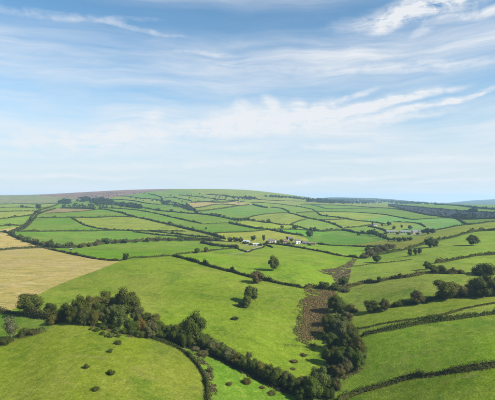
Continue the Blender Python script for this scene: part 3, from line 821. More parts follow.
# ------------------------------------------------------------------ hedge builder
def hedge(label, h, w, stations, tint, seed, name='hedgerow', cat='hedge', group=H, raw=False, mat='hedge_leaf', rag=0.5):
    r = np.random.default_rng(seed)
    S = survey(smooth_line(stations, 6))[:, :3]
    seg = np.linalg.norm(np.diff(S[:, :2], axis=0), axis=1)
    cum = np.concatenate([[0], np.cumsum(seg)])
    dm = S[:, 1].mean()
    step = min(max(dm * 0.0042, 0.55), 7.0)
    n = max(6, int(cum[-1] / step))
    s = np.linspace(0, cum[-1], n)
    X, Y = np.interp(s, cum, S[:, 0]), np.interp(s, cum, S[:, 1])
    # old hedges never run quite straight
    tx, ty = np.gradient(X), np.gradient(Y)
    tl = np.maximum(np.hypot(tx, ty), 1e-6)
    nx, ny = -ty / tl, tx / tl
    wob_ = (vnoise(s / 9.0, s * 0 + seed, 5) - .5) * 0.9 * w * 0.5
    X, Y = X + nx * wob_, Y + ny * wob_
    hh = h * (0.72 + rag * vnoise(s / 4.5, s * 0 + seed, 6) + 0.9 * rag * np.maximum(vnoise(s / 14, s * 0, 7 + seed) - .62, 0) * 2.2)
    ww = w * (0.75 + 0.5 * vnoise(s / 6.0, s * 0 + seed, 8))
    gaps = vnoise(s / 11.0, s * 0 + seed, 11) < 0.10
    hh = np.where(gaps, hh * 0.45, hh)
    ww = np.where(gaps, ww * 0.6, ww)
    tall = vnoise(s / 5.0, s * 0 + seed, 12)
    hh = hh * (1 + 0.9 * np.clip((tall - 0.72) / 0.28, 0, 1) * (rag > 0.3))
    th = np.linspace(0, math.pi, 8)
    prof = np.stack([np.cos(th), np.sin(th) ** 0.75], 1)
    ends_ = np.minimum(np.arange(n), np.arange(n)[::-1])
    taper = np.clip((ends_ + 0.35) / 2.0, 0, 1)
    rad = 1 + r.uniform(-0.16, 0.16, (n, 8))
    off = prof[None, :, 0] * ww[:, None] * 0.5 * rad * taper[:, None]
    up = prof[None, :, 1] * hh[:, None] * rad * taper[:, None] * 0.82
    gx, gy = X[:, None] + nx[:, None] * off, Y[:, None] + ny[:, None] * off
    gz = ground_z(gx, gy)
    V = np.stack([gx, gy, gz + up - 0.25], -1).reshape(-1, 3)
    i = np.arange(n - 1)[:, None] * 8 + np.arange(7)[None]
    F = np.stack([i, i + 8, i + 9, i + 1], -1).reshape(-1, 4)
    Vs, Fs, nv = [V], [F], len(V)
    size = min(max(dm * 0.00115, 0.17), 1.1)
    per_m = min(70, 2.2 * (2 * h + w) / (size * size * 4))
    per_m = min(per_m, 34 if dm > 250 else 70)
    k = int(min(cum[-1] * per_m, 42000))
    if k > 20:
        q = r.uniform(0, n - 1.001, k)
        a = q.astype(int)
        f = q - a
        ang = r.uniform(0.02, math.pi - 0.02, k)
        rr = (0.80 + 0.50 * r.random(k) ** 1.7) * (taper[a] * (1 - f) + taper[a + 1] * f)
        L = lambda arr: arr[a] * (1 - f) + arr[a + 1] * f
        o_ = np.cos(ang) * L(ww) * 0.5 * rr
        u_ = np.sin(ang) ** 0.75 * L(hh) * rr
        nnx, nny = L(nx), L(ny)
        cx_, cy_ = L(X) + nnx * o_, L(Y) + nny * o_
        C = np.stack([cx_, cy_, ground_z(cx_, cy_) + u_ - 0.1], 1)
        Nn = np.stack([nnx * np.cos(ang), nny * np.cos(ang), np.sin(ang)], 1) + r.normal(size=(k, 3)) * 0.55
        v2, f2 = cards(C, Nn, r.uniform(0.7, 1.5, k) * size, seed)
        Vs.append(v2)
        Fs.append(f2 + nv)
    org = np.array([X.mean(), Y.mean(), ground_z(X.mean(), Y.mean())])
    me = np_mesh(name, np.concatenate(Vs) - org, np.concatenate(Fs))
    o = link(name, me, M[mat], None, tint, org)
    tag(o, label, cat, group)
    if dm < 330 and name == 'hedgerow':                 # uncut grass along the foot
        k = int(min(cum[-1] * 26, 9000))
        q = r.uniform(0, n - 1.001, k)
        a = q.astype(int)
        f = q - a
        sd = np.where(r.random(k) < 0.5, -1, 1)
        o_ = sd * ((ww[a] * (1 - f) + ww[a + 1] * f) * 0.5 + np.abs(r.normal(0.15, 0.40, k)))
        cx_, cy_ = X[a] * (1 - f) + X[a + 1] * f + nx[a] * o_, Y[a] * (1 - f) + Y[a + 1] * f + ny[a] * o_
        C = np.stack([cx_, cy_, ground_z(cx_, cy_) + r.uniform(0.05, 0.3, k)], 1)
        Nn = r.normal(size=(k, 3)) + (0, 0, 0.8)
        v2, f2 = cards(C, Nn, r.uniform(0.10, 0.26, k), seed + 1)
        tag(link('verge_grass', np_mesh('verge_grass', v2 - org, f2), M['bracken'], o, (0.115, 0.108, 0.036)), kind='stuff')
    return o
HT = [(0.050, 0.072, 0.016), (0.060, 0.072, 0.018), (0.044, 0.062, 0.016), (0.068, 0.070, 0.020), (0.054, 0.064, 0.016)]
for k, (lab, h, w, pts) in enumerate(HEDGES):
    pts = list(pts)
    if pts[-1][0] >= 525:
        pts.append((640, pts[-1][1] - 4.0))
    if pts[0][0] <= -25:
        pts.insert(0, (-130, pts[0][1] + 1.0))
    hedge(lab, h, w, pts, HT[k % 5], 100 + k)

# ------------------------------------------------------------------ trees
def ico(sub=1):
    import bmesh
    bm = bmesh.new()
    bmesh.ops.create_icosphere(bm, subdivisions=sub, radius=1.0)
    V = np.array([v.co[:] for v in bm.verts])
    F = np.array([[v.index for v in f.verts] for f in bm.faces])
    bm.free()
    return V, F
ICO_V, ICO_F = ico(2)
ICO1_V, ICO1_F = ico(1)
STYLE = {  # crown base height, centre height, half width, half height, lobes, lobe radius, looseness
    'oak':    (0.04, 0.53, 0.52, 0.47, 38, 0.155, 0.12),
    'round':  (0.02, 0.50, 0.51, 0.49, 32, 0.16, 0.10),
    'oval':   (0.02, 0.51, 0.50, 0.49, 30, 0.19, 0.05),
    'tall':   (0.05, 0.53, 0.46, 0.46, 20, 0.17, 0.14),
    'bush':   (0.00, 0.38, 0.52, 0.54, 22, 0.19, 0.25),
    'sparse': (0.15, 0.58, 0.48, 0.42, 26, 0.12, 0.24),
    'gorse':  (0.00, 0.26, 0.50, 0.50, 20, 0.15, 0.75),
}
def crown_mesh(style, seed, n, leaf):
    b0, zc, rx, rz, nl, lr, loose = STYLE[style]
    r = np.random.default_rng(seed)
    L = []
    for _ in range(nl):
        d = r.normal(size=3)
        d /= np.linalg.norm(d)
        q = r.uniform(0.45, 0.86) if style != 'oval' else r.uniform(0.40, 0.70)
        L.append((d[0] * rx * q * r.uniform(.85, 1.1), d[1] * rx * q, zc + d[2] * rz * q * 0.95, lr * r.uniform(0.7, 1.25)))
    L = [(x * k_, y * k_, z, q_) for (x, y, z, q_) in L for k_ in [min(1.0, 0.62 + 1.1 * max(z, 0.0)) if b0 > 0 else 1.0]]
    L.append((0, 0, zc, rx * (0.55 if style not in ('gorse', 'bush') else 0.30)))
    L = np.array(L)
    Vs, Fs, nv = [], [], 0
    core = {'sparse': 0.35, 'gorse': 0.50, 'bush': 0.58}.get(style, 0.72)
    for (x, y, z, rad) in L:
        ns = r.uniform(0.8, 1.12, (len(ICO1_V), 1))
        V = ICO1_V * rad * core * ns * (1, 1, rz / rx * 0.95) + (x, y, z)
        V[:, 2] = np.maximum(V[:, 2], 0.0 if b0 < 0.03 else b0 * 0.6)
        Vs.append(V)
        Fs.append(np.c_[ICO1_F] + nv)
        nv += len(V)
    pick = r.choice(len(L), n, p=L[:, 3] ** 2 / (L[:, 3] ** 2).sum())
    d = r.normal(size=(n, 3))
    d[:, 2] += 0.25
    d /= np.linalg.norm(d, axis=1, keepdims=True)
    rad = L[pick, 3] * (0.80 + (0.25 + loose) * r.random(n) ** 1.5)
    C = L[pick, :3] + d * rad[:, None] * (1, 1, rz / rx * 0.95)
    C[:, 2] = np.maximum(C[:, 2], b0 * 0.8 + 0.015)
    out = C - (0, 0, zc)
    Nn = d * 0.8 + out / np.linalg.norm(out, axis=1, keepdims=True) * 0.5 + r.normal(size=(n, 3)) * 0.5
    V, F = cards(C, Nn, r.uniform(0.6, 1.4, n) * leaf, seed)
    tris = np.concatenate(Fs)
    return np_mesh('crown', np.concatenate(Vs + [V]), [tris, F + nv]), L
def tube(pts, rads, k=6):
    Vs, Fs = [], []
    pts = np.array(pts, float)
    for i, p in enumerate(pts):
        t = pts[min(i + 1, len(pts) - 1)] - pts[max(i - 1, 0)]
        t /= np.linalg.norm(t)
        a = np.cross(t, (0.31, 0.95, 0.1))
        a /= np.linalg.norm(a)
        b = np.cross(t, a)
        for j in range(k):
            an = 2 * math.pi * j / k
            Vs.append(p + (a * math.cos(an) + b * math.sin(an)) * rads[i])
    for i in range(len(pts) - 1):
        for j in range(k):
            Fs.append((i * k + j, i * k + (j + 1) % k, (i + 1) * k + (j + 1) % k, (i + 1) * k + j))
    return np.array(Vs), np.array(Fs)
def trunk_mesh(style, L, seed):
    r = np.random.default_rng(seed + 50)
    b0, zc = STYLE[style][:2]
    rt = 0.030 if style not in ('bush', 'gorse') else 0.022
    parts = [tube([(0, 0, -0.03), (0.004, 0, b0 * 0.5 + 0.05), (0.01, 0.01, b0 + 0.12), (0, 0, zc + 0.1)], [rt * 1.5, rt, rt * .85, rt * .3])]
    n = 14 if style == 'sparse' else 6
    for q in range(min(n, len(L) - 1)):
        x, y, z, rad = L[q]
        z0 = b0 + 0.04 + r.uniform(0, 0.18)
        z0 = min(z0, max(z - 0.02, b0 + 0.02))
        parts.append(tube([(0, 0, z0), (x * 0.5, y * 0.5, z0 + (z - z0) * 0.62), (x * 0.95, y * 0.95, z)], [rt * .55, rt * .36, rt * .1], 5))
    Vs, Fs, nv = [], [], 0
    for V, F in parts:
        Vs.append(V)
        Fs.append(F + nv)
        nv += len(V)
    return np_mesh('trunk', np.concatenate(Vs), np.concatenate(Fs), True)
CROWNS = {}
for si, st in enumerate(STYLE):
    for lod, (n, leaf) in {'near': (8200, 0.0205), 'mid': (2400, 0.037), 'far': (620, 0.066)}.items():
        for var in range(4):
            if st == 'gorse' and lod == 'near':
                n, leaf = 1300, 0.065
            elif st == 'sparse' and lod == 'near':
                n, leaf = 3600, 0.021
            cm, L = crown_mesh(st, 1000 + si * 31 + var * 7, n, leaf)
            cm.materials.append(M['leaf'])
            tm = trunk_mesh(st, L, si * 5 + var)
            tm.materials.append(M['pale_bark'] if st == 'sparse' else M['bark'])
            CROWNS[(st, lod, var)] = (cm, tm)
TINT = {'D': (0.060, 0.082, 0.015), 'G': (0.088, 0.118, 0.020), 'O': (0.100, 0.102, 0.021), 'S': (0.118, 0.122, 0.050),
        'R': (0.100, 0.088, 0.032), 'Y': (0.140, 0.096, 0.020), 'P': (0.120, 0.135, 0.062), 'B': (0.076, 0.098, 0.026)}
tree_count = 0
def tree(label, cat, group, x, y, w, h, style, tint, name):
    global tree_count
    s = survey([(x, y)])[0]
    d = s[1]
    k = tree_count
    tree_count += 1
    lod = 'near' if d < 235 else ('mid' if d < 520 else 'far')
    cm, tm = CROWNS[(style, lod, k % 4)]
    e = bpy.data.objects.new(name, None)
    COL.objects.link(e)
    e.location = s[:3]
    e.rotation_euler = (0, 0, (k * 2.399) % 6.283)
    e.scale = (w * d / FOC * 1.08, w * d / FOC * random.uniform(0.95, 1.2), h * d / FOC)
    e.empty_display_size = 0.3
    v = random.uniform(0.85, 1.2)
    col = tuple(c * v * random.uniform(0.92, 1.08) for c in TINT[tint])
    link('trunk', tm, None, e)
    link('crown', cm, None, e, col)
    tag(e, label, cat, group)
    return e
ORD = ['first', 'second', 'third', 'fourth', 'fifth', 'sixth', 'seventh', 'eighth', 'ninth', 'tenth', 'eleventh', 'twelfth', 'thirteenth', 'fourteenth', 'fifteenth', 'sixteenth', 'seventeenth', 'eighteenth']
def planting(group, phrase, items, name='broadleaf_tree', cat='tree'):
    from collections import Counter
    cnt = Counter(i[0] for i in items)
    seen = Counter()
    for (desc, x, y, w, h, st, ti) in sorted(items, key=lambda q: q[1]):
        if cnt[desc] > 1:
            lab = f'{ORD[seen[desc]]} {desc} from the left {phrase}'
            seen[desc] += 1
        else:
            lab = f'{desc} {phrase}'
        tree(lab, cat, group, x, y, w, h, st, ti, name)

planting('trees of the near wood', 'in the wood on the near brow', [
    ('big spreading light green tree', 30, 314, 25, 21, 'oak', 'G'), ('small dark round tree', 50, 316, 12, 14, 'round', 'D'),
    ('dark rounded tree', 66, 319, 13, 17, 'round', 'D'), ('dark rounded tree', 79, 322, 19, 27, 'oak', 'D'), ('dark rounded tree', 89, 319, 14, 24, 'round', 'O'),
    ('tall olive topped tree', 103, 316, 20, 26, 'round', 'O'), ('tallest broad domed dark tree', 127, 320, 25, 32, 'oak', 'D'),
    ('grey green domed tree in front of the tallest', 119, 330, 19, 27, 'oval', 'B'), ('slim orange flecked tree', 94.5, 326, 9, 17, 'tall', 'O'),
    ('dark rounded tree', 72, 324, 13, 20, 'round', 'D'), ('small dark leaning tree', 109, 328, 12, 16, 'tall', 'D'), ('pale twiggy tree', 103, 326, 10, 14, 'sparse', 'S'),
    ('dark rounded tree', 137, 325, 13, 20, 'round', 'B'), ('golden orange autumn tree', 140.5, 332, 10, 15, 'round', 'Y'),
    ('grey leaved bushy tree', 150, 338, 15, 18, 'round', 'S'), ('small dark crested tree', 146, 322, 11, 10, 'round', 'D'), ('olive crested small tree', 155, 324, 10, 12, 'round', 'O'),
    ('dark green filler tree', 130, 334, 14, 17, 'bush', 'D'), ('dark green filler tree', 160, 339, 13, 19, 'round', 'D'), ('dark green filler tree', 112, 322, 13, 18, 'round', 'B'),
    ('dark green filler tree', 142, 337, 12, 11, 'bush', 'B'), ('dark green filler tree', 60, 320, 10, 12, 'bush', 'D'), ('dark green filler tree', 98, 320, 12, 19, 'round', 'D'), ('dark green filler tree', 85, 325, 12, 18, 'bush', 'B')])
planting('trees along the stream', 'along the stream below the near pasture', [
    ('tallest spreading oak', 193, 347, 23, 34, 'oak', 'D'), ('dark crowded tree', 176, 344, 15, 21, 'round', 'D'), ('dark crowded tree', 168, 341, 13, 18, 'round', 'D'),
    ('dark crowded tree', 184, 348, 14, 20, 'round', 'D'), ('grey green bushy tree', 204, 350, 14, 17, 'round', 'B'), ('grey green bushy tree', 213, 355, 13, 15, 'round', 'S'),
    ('grey green bushy tree', 221, 358, 13, 14, 'round', 'B'), ('grey green bushy tree', 229, 362, 14, 15, 'round', 'S'), ('olive rounded tree', 237, 366, 13, 14, 'round', 'O'),
    ('dark crowded tree', 244, 370, 13, 16, 'round', 'D'), ('dark crowded tree', 253, 374, 14, 16, 'round', 'D'), ('olive rounded tree', 261, 378, 13, 17, 'round', 'O'),
    ('dark crowded tree', 268, 382, 15, 20, 'round', 'D'), ('dark crowded tree', 277, 386, 15, 20, 'oval', 'D'), ('grey green bushy tree', 286, 389, 14, 19, 'round', 'B'),
    ('dark crowded tree', 295, 393, 14, 18, 'round', 'D'), ('tall grey topped thorn', 249, 361, 8, 10, 'sparse', 'S'),
    ('wide olive domed tree', 313, 400, 21, 25, 'oval', 'G'), ('dark round tree', 319, 388, 20, 24, 'round', 'B'), ('low rust brown bush', 303, 384, 15, 8, 'bush', 'R'),
    ('low dark bush', 289, 380, 10, 6, 'bush', 'O'), ('bottommost dark tree', 301, 400, 13, 14, 'round', 'D'), ('dark leafy bush', 328, 398, 12, 14, 'bush', 'D'), ('brown green bush', 336, 389, 11, 13, 'bush', 'R'), ('dark crowded tree', 232, 358, 10, 10, 'bush', 'D')])
planting('trees of the combe', 'in the combe right of the rust marsh', [
    ('big round green tree', 358, 370, 17, 21, 'oval', 'G'), ('pale twiggy tree', 347, 374, 12, 17, 'tall', 'S'), ('small brown green tree', 338, 378, 13, 15, 'round', 'R'),
    ('dark shady tree', 332, 350, 14, 19, 'round', 'D'), ('dark shady tree', 345, 352, 15, 19, 'round', 'D'), ('olive tree', 358, 352, 14, 16, 'round', 'O'),
    ('dark shady tree', 329, 364, 13, 18, 'round', 'D'), ('dark shady tree', 341, 364, 14, 18, 'round', 'D'), ('dark shady tree', 350, 363, 13, 17, 'round', 'B'),
    ('grey twiggy tree', 340, 338, 16, 20, 'round', 'S'), ('dark spreading tree', 336, 313, 17, 19, 'oval', 'D'), ('low grey bush', 347, 322, 11, 11, 'round', 'S'),
    ('small olive bush', 351, 312, 11, 9, 'bush', 'O'), ('dark shady tree', 330, 336, 13, 17, 'round', 'D'), ('small dark bush', 342, 326, 10, 10, 'bush', 'D'),
    ('dark shady tree', 353, 340, 12, 13, 'bush', 'B'), ('olive low bush', 349, 331, 10, 9, 'bush', 'O'), ('dark shady tree', 328, 326, 11, 13, 'bush', 'D'), ('dark shady tree', 338, 357, 12, 14, 'bush', 'O')])
planting('trees at the combe head', 'at the upper end of the rust marsh', [
    ('dark squat tree', 343, 285, 9, 9, 'round', 'D'), ('dark squat tree', 324, 289, 12, 8, 'round', 'D'), ('dark squat tree', 335, 290, 11, 7, 'bush', 'B'), ('grey low tree', 346, 292, 8, 6, 'bush', 'S')])
planting('trees in the right hand row', 'in the shaded row on the right hand slope', [
    ('dark round tree', 371, 312.5, 15, 13, 'round', 'D'), ('dark upright tree', 384.5, 311, 11, 13, 'oval', 'R'), ('lone brown grey tree', 417, 304.5, 14, 14.5, 'round', 'R'),
    ('biggest spreading green tree', 446, 300, 24, 21, 'oak', 'G'), ('pale feathery tree', 458, 298, 12, 15, 'tall', 'S'), ('reddish brown tree', 467.5, 297.5, 12, 14, 'round', 'R'),
    ('wide grey green tree', 484, 297, 25, 22, 'oak', 'B'), ('broad tree cut by the right edge', 501, 296, 20, 21, 'oak', 'G'), ('low dark bush', 398, 306.5, 8, 5, 'bush', 'D')])
planting('lone trees', 'standing alone in open pasture', [
    ('oval dark tree with a long leftward shadow', 273.5, 270.5, 11.5, 15.5, 'oval', 'D'), ('round tree on the right hand spur', 473, 245.4, 10, 11, 'round', 'D'),
    ('dark squat tree near the combe head', 377, 262.4, 9, 8.5, 'round', 'D')])
planting('trees on the long pasture hedge', 'on the hedge above the broad pasture', [
    ('brown dark broad tree', 257, 283, 14, 12.5, 'round', 'R'), ('small dark round tree', 232, 272, 4.5, 5.5, 'round', 'D'), ('small dark tree with pale gap', 126, 260, 6.5, 7.5, 'round', 'D'),
    ('tall dark tree at the pasture corner', 250.5, 303, 14, 19, 'oval', 'D'), ('light green tree at the pasture corner', 247, 308, 9, 14, 'oval', 'G'), ('low scrub bush at the pasture corner', 241, 306.5, 8, 4.5, 'bush', 'S')])
planting('trees on the fork hedge', 'on the hedge right of the fork', [('dark round tree', 197.3, 253.2, 5.2, 6, 'round', 'D'), ('brown round tree', 206.2, 252.2, 4.6, 5.4, 'round', 'R')])
planting('trees on the right hand hedges', 'beside the upper right hand hedges', [
    ('tall thin tree', 410, 256.5, 5, 9, 'oval', 'D'), ('tall thin tree', 415.2, 255.6, 4.5, 8, 'oval', 'D'), ('tall thin tree', 419.6, 254.8, 3.6, 8, 'tall', 'B'),
    ('dark paired tree', 429.5, 247.4, 10, 11.5, 'round', 'D'), ('dark paired tree', 434.5, 247, 7, 8, 'round', 'B'),
    ('dark clumped tree', 427, 269.5, 7.5, 8.5, 'round', 'D'), ('dark clumped tree', 434, 272.6, 10, 8, 'round', 'D'), ('dark clumped tree', 441, 271.5, 8, 7, 'bush', 'D'),
    ('small thorn', 452.5, 273.5, 6.5, 6.5, 'round', 'D'), ('small thorn', 461, 273.5, 6, 4.5, 'bush', 'R'), ('dome shaped dark tree', 487, 275, 19, 12.5, 'bush', 'D'),
    ('small round bush on the second hedge', 440.8, 320.5, 7, 5.5, 'round', 'D'), ('tiny thorn above the combe', 400, 278, 4, 5, 'round', 'D'), ('spiky little tree', 379.5, 282.4, 4.5, 6.5, 'tall', 'D'), ('dark low tree', 477, 274.5, 9, 7, 'bush', 'D')])
planting('trees of the right hand thicket', 'in the thicket at the valley bend', [
    ('grey bush', 364, 258.2, 8, 6, 'bush', 'S'), ('grey bush', 370.5, 257, 10, 8, 'round', 'S'), ('brownish bush', 376, 253.4, 10, 7, 'bush', 'R'), ('brownish bush', 383.5, 251, 10, 6.5, 'bush', 'R'),
    ('grey bush', 390, 248.6, 9, 5.5, 'bush', 'S'), ('brownish bush', 368, 250.8, 7, 5, 'bush', 'R'), ('grey bush', 379, 248, 9, 5, 'bush', 'S')])
planting('trees in front of the long farm', 'in the dark belt below the long farm', [
    ('dark round tree', 373, 235, 6, 7, 'round', 'D'), ('dark round tree', 377, 236.6, 6, 6, 'round', 'D'), ('dark round tree', 381, 238, 5.5, 5.5, 'round', 'D'), ('dark round tree', 385, 239.6, 5.5, 5, 'round', 'D'),
    ('dark round tree', 389, 240.8, 5, 4, 'round', 'D'), ('dark round tree', 394, 241.2, 6, 4.5, 'round', 'B'), ('dark round tree', 399, 241.4, 6, 4.5, 'round', 'D'), ('dark round tree', 404, 241.2, 6, 4.4, 'round', 'D'), ('dark round tree', 409.5, 240.4, 6, 4, 'round', 'B')])
planting('trees around the long farm', 'beside the long right hand farm', [
    ('biggest dark tree', 428.5, 234, 7, 7, 'round', 'D'), ('low dark tree', 424, 233.4, 5, 4.4, 'round', 'D'), ('tall dark tree', 433, 233.6, 5, 5.4, 'round', 'B'), ('little round tree behind the barns', 401.5, 228, 2.6, 3.6, 'round', 'D'),
    ('hedge bush', 386, 234.2, 4, 2.6, 'bush', 'D'), ('hedge bush', 397.6, 234.4, 4, 2.6, 'round', 'D'), ('hedge bush', 409.4, 234.8, 4, 2.6, 'bush', 'B'), ('hedge bush', 417.6, 235, 3.6, 2.8, 'round', 'D'), ('round tree behind the barns', 394, 229.6, 4, 4, 'round', 'D'), ('round tree behind the barns', 410, 229.4, 4.4, 4.4, 'round', 'B'),
    ('round dark tree right of the white cottage', 389, 225.6, 4.4, 4.6, 'round', 'D'), ('tiny tree right of the white cottage', 382, 226, 2.6, 2.6, 'round', 'R'), ('upright tree left of the white cottage', 372.6, 225.2, 2.2, 4.2, 'oval', 'D')])
planting('trees around the left farm', 'by the left farm buildings', [
    ('round dark tree', 253.6, 240.6, 5.2, 5.4, 'round', 'D'), ('tall columnar tree', 263.6, 241.2, 3.4, 7, 'oval', 'D'), ('brown green tree', 240, 242.2, 6.5, 5.6, 'round', 'R'), ('brown green tree', 235, 242, 6, 5.4, 'round', 'O'),
    ('brown green tree', 230, 241.6, 6, 4.8, 'round', 'B'), ('low bush', 245, 244, 4.5, 4, 'bush', 'D'), ('low bush', 281.4, 243.2, 4.5, 4.2, 'round', 'D'), ('low bush', 278.4, 243.4, 4, 3.4, 'bush', 'D'),
    ('hedge bush', 250.5, 245.4, 4, 3, 'bush', 'D'), ('hedge bush', 260.4, 245.6, 4, 2.6, 'bush', 'B'), ('hedge bush', 267.2, 243.8, 3.6, 3.6, 'round', 'D'), ('hedge bush', 273.6, 244.2, 3.6, 2.2, 'bush', 'D'), ('hedge bush', 289, 244.6, 4.4, 2.6, 'bush', 'D'), ('hedge bush', 293.4, 244.6, 3.6, 3, 'bush', 'B'), ('hedge bush', 309.4, 245.4, 4, 2.4, 'bush', 'D'),
    ('small tree behind the pink house', 287.6, 239.6, 3.4, 3.4, 'round', 'D'), ('small tree left of the white house', 291.6, 241.6, 4, 3.6, 'round', 'D'), ('small tree right of the white house', 302, 243, 3, 3, 'bush', 'D')])
planting('trees on the middle hedges', 'on the hedges behind the farms', [
    ('largest dark tree right of the cottages', 309.6, 237, 6.6, 7, 'round', 'D'), ('dark tree over the cottages', 295, 229.6, 5.4, 4.8, 'round', 'D'), ('small dark tree', 282, 228.8, 3.4, 4, 'round', 'D'), ('small dark tree', 268.6, 223, 4.2, 4.2, 'round', 'D'),
    ('small dark tree', 263, 222.8, 3.6, 3, 'round', 'D'), ('small dark tree', 253.4, 221.4, 4.2, 3, 'round', 'D'), ('paired tree', 310.8, 231.2, 3.4, 4.4, 'round', 'D'), ('paired tree', 314.4, 231.6, 3.8, 5.6, 'round', 'D'),
    ('single small tree on the wandering hedge', 326.8, 217, 2.4, 3, 'round', 'D'), ('bush behind the bright green field', 358.6, 235.2, 3.6, 3.2, 'bush', 'D'), ('round tree behind the bright green field', 369, 235, 5, 5.6, 'round', 'D'), ('dark knob of a tree on the heavy hedge', 170, 226, 4.2, 5, 'round', 'D'),
    ('row tree', 234.6, 221, 4, 4, 'round', 'D'), ('row tree', 238, 221.2, 4, 3.6, 'round', 'D'), ('row tree', 241.4, 221, 3.8, 3.4, 'round', 'B'), ('row tree', 244.8, 220.8, 3.8, 3.4, 'round', 'D'), ('row tree', 248.4, 220.8, 4, 3.6, 'round', 'D'),
    ('hillside tree', 212, 215.6, 4, 3.2, 'round', 'D'), ('hillside tree', 216, 216.2, 4, 3.2, 'round', 'D'), ('hillside tree', 220, 216.8, 4, 3.2, 'round', 'B'), ('hillside tree', 224, 217.8, 3.6, 2.8, 'round', 'D'),
    ('hazy tree', 158, 210.8, 4.2, 3.2, 'round', 'B'), ('hazy tree', 171.4, 212, 4.2, 3.2, 'round', 'D'), ('tree at the gate', 206, 229.5, 2.4, 2.6, 'round', 'D')])
planting('trees on the left hillside', 'on the left hillside lane and hedges', [
    ('dark big tree', 38.6, 209, 5, 5.4, 'round', 'D'), ('dark big tree', 38.4, 214.2, 5.4, 5, 'round', 'D'), ('dark small tree', 22, 208, 3.6, 3.8, 'round', 'D'), ('dark tall tree', 31, 221.4, 3.4, 6.2, 'oval', 'D'),
    ('dark small tree', 15, 217.2, 2.4, 2.6, 'round', 'R'), ('dark round tree beside the pale stubble strip', 12, 236, 5, 6.5, 'round', 'D'), ('dark small tree', 26.4, 208, 2.2, 2.4, 'round', 'D'), ('dark small tree', 10, 225.8, 3, 2.8, 'round', 'D'),
    ('brown lane tree', 20, 239.6, 6, 5.5, 'round', 'R'), ('brown lane tree', 27, 242.2, 7, 6.5, 'round', 'B'), ('brown lane tree', 35, 244.6, 7.5, 7, 'round', 'R'), ('brown lane tree', 43, 246.8, 7, 6, 'round', 'R'),
    ('bigger lane tree', 50, 247.6, 7.5, 9, 'round', 'D'), ('brown lane tree', 58, 248, 6, 5.5, 'round', 'R')])
planting('trees on the tufted hedge', 'on the tufted hedge behind the stubble', [
    ('dark dome tree', 106, 244, 9, 6.6, 'round', 'D'), ('tufty tree', 70.6, 247.6, 5.5, 6.5, 'round', 'O'), ('tufty tree', 82, 247.8, 5, 5, 'round', 'R'), ('tufty tree', 89.5, 246.8, 5, 4.8, 'round', 'O'), ('tufty tree', 96, 245.8, 5, 5.2, 'round', 'R'),
    ('tufty tree', 116, 243.6, 5, 4.6, 'round', 'R'), ('tufty tree', 125, 243.2, 7, 5.4, 'round', 'B'), ('tufty tree', 136, 242.6, 5, 4, 'round', 'R'), ('tufty tree', 148, 241.8, 6, 5, 'round', 'R'), ('tufty tree', 158, 241.4, 6, 4.6, 'round', 'O'), ('tufty tree', 170, 241.2, 5, 4, 'round', 'R'), ('tufty tree', 182, 241.2, 5, 3.6, 'round', 'B'), ('tufty tree', 212, 241.4, 5, 3.6, 'round', 'R')])
planting('bushes on the near pasture', 'on the near rounded pasture', [
    ('small upright bush with a leftward shadow', 86, 368, 5.5, 6.5, 'gorse', 'D'), ('largest low bush', 110.5, 374, 9, 6, 'gorse', 'D'), ('small oval bush', 110, 352, 6, 4.2, 'gorse', 'D'),
    ('flat dark bush', 95, 389.6, 8, 3.6, 'gorse', 'D'), ('bush under the wood edge', 117.5, 344, 7, 5.5, 'gorse', 'D'), ('small clump', 97, 331, 6, 5, 'gorse', 'D'), ('small clump', 103, 334.4, 5, 4.6, 'gorse', 'D'),
    ('small clump', 110, 336.6, 8, 5.5, 'gorse', 'B'), ('small clump', 104, 329, 7, 6, 'gorse', 'D'), ('small clump', 118, 337, 4.5, 4, 'gorse', 'D'), ('small clump', 91, 329.6, 4, 3.2, 'gorse', 'D'), ('small clump', 116, 333, 8, 7, 'gorse', 'B')], 'shrub', 'bush')
planting('bushes left of the wood', 'beside the paddock left of the wood', [
    ('olive round bush', 53, 323.6, 12, 10, 'bush', 'O'), ('reddish small bush', 61.5, 321.6, 8, 7, 'bush', 'R'), ('brown reddish bush', 68.5, 321.4, 7, 6, 'bush', 'R'), ('dark green bush', 5, 344.4, 11, 8, 'bush', 'D'), ('dark green bush', 24, 335.6, 11, 8, 'bush', 'D'), ('dark green bush', 33, 334, 10, 7, 'bush', 'R')], 'shrub', 'bush')
planting('pale trees', 'at the left edge near the paddock', [('pale sparse bare branched tree', 11, 340, 19, 24, 'sparse', 'P')])
planting('pale trees', 'by the stream under the tall oak', [('small pale grey twiggy tree', 177.5, 343.8, 8.5, 10.5, 'sparse', 'P')])
planting('bushes in the lower meadow', 'in the meadows by the marsh and stream', [
    ('rounded dark bush alone in the broad pasture', 234.6, 319.6, 7, 4.6, 'gorse', 'D'), ('brown tufted bush near the bottom edge', 229, 385, 6, 4.4, 'gorse', 'R'), ('dark brown bush beside the stream trees', 246.6, 383, 8, 5.6, 'bush', 'O'),
    ('rust brown flat bush', 293.6, 362, 7.5, 3, 'gorse', 'R'), ('rust brown flat bush', 303.6, 355.6, 7.5, 3, 'gorse', 'R'), ('rust brown flat bush', 293, 369, 5, 2, 'gorse', 'R'), ('grey straggly bush', 203, 356, 10, 6, 'bush', 'S'), ('grey straggly bush', 209.6, 371.6, 6.5, 5.6, 'bush', 'S'), ('grey straggly bush', 196, 350, 9, 4.4, 'bush', 'S'),
    ('rust brown flat bush', 262, 388, 6, 2.6, 'gorse', 'R'), ('rust brown flat bush', 272, 393.6, 9, 3, 'gorse', 'R')], 'shrub', 'bush')

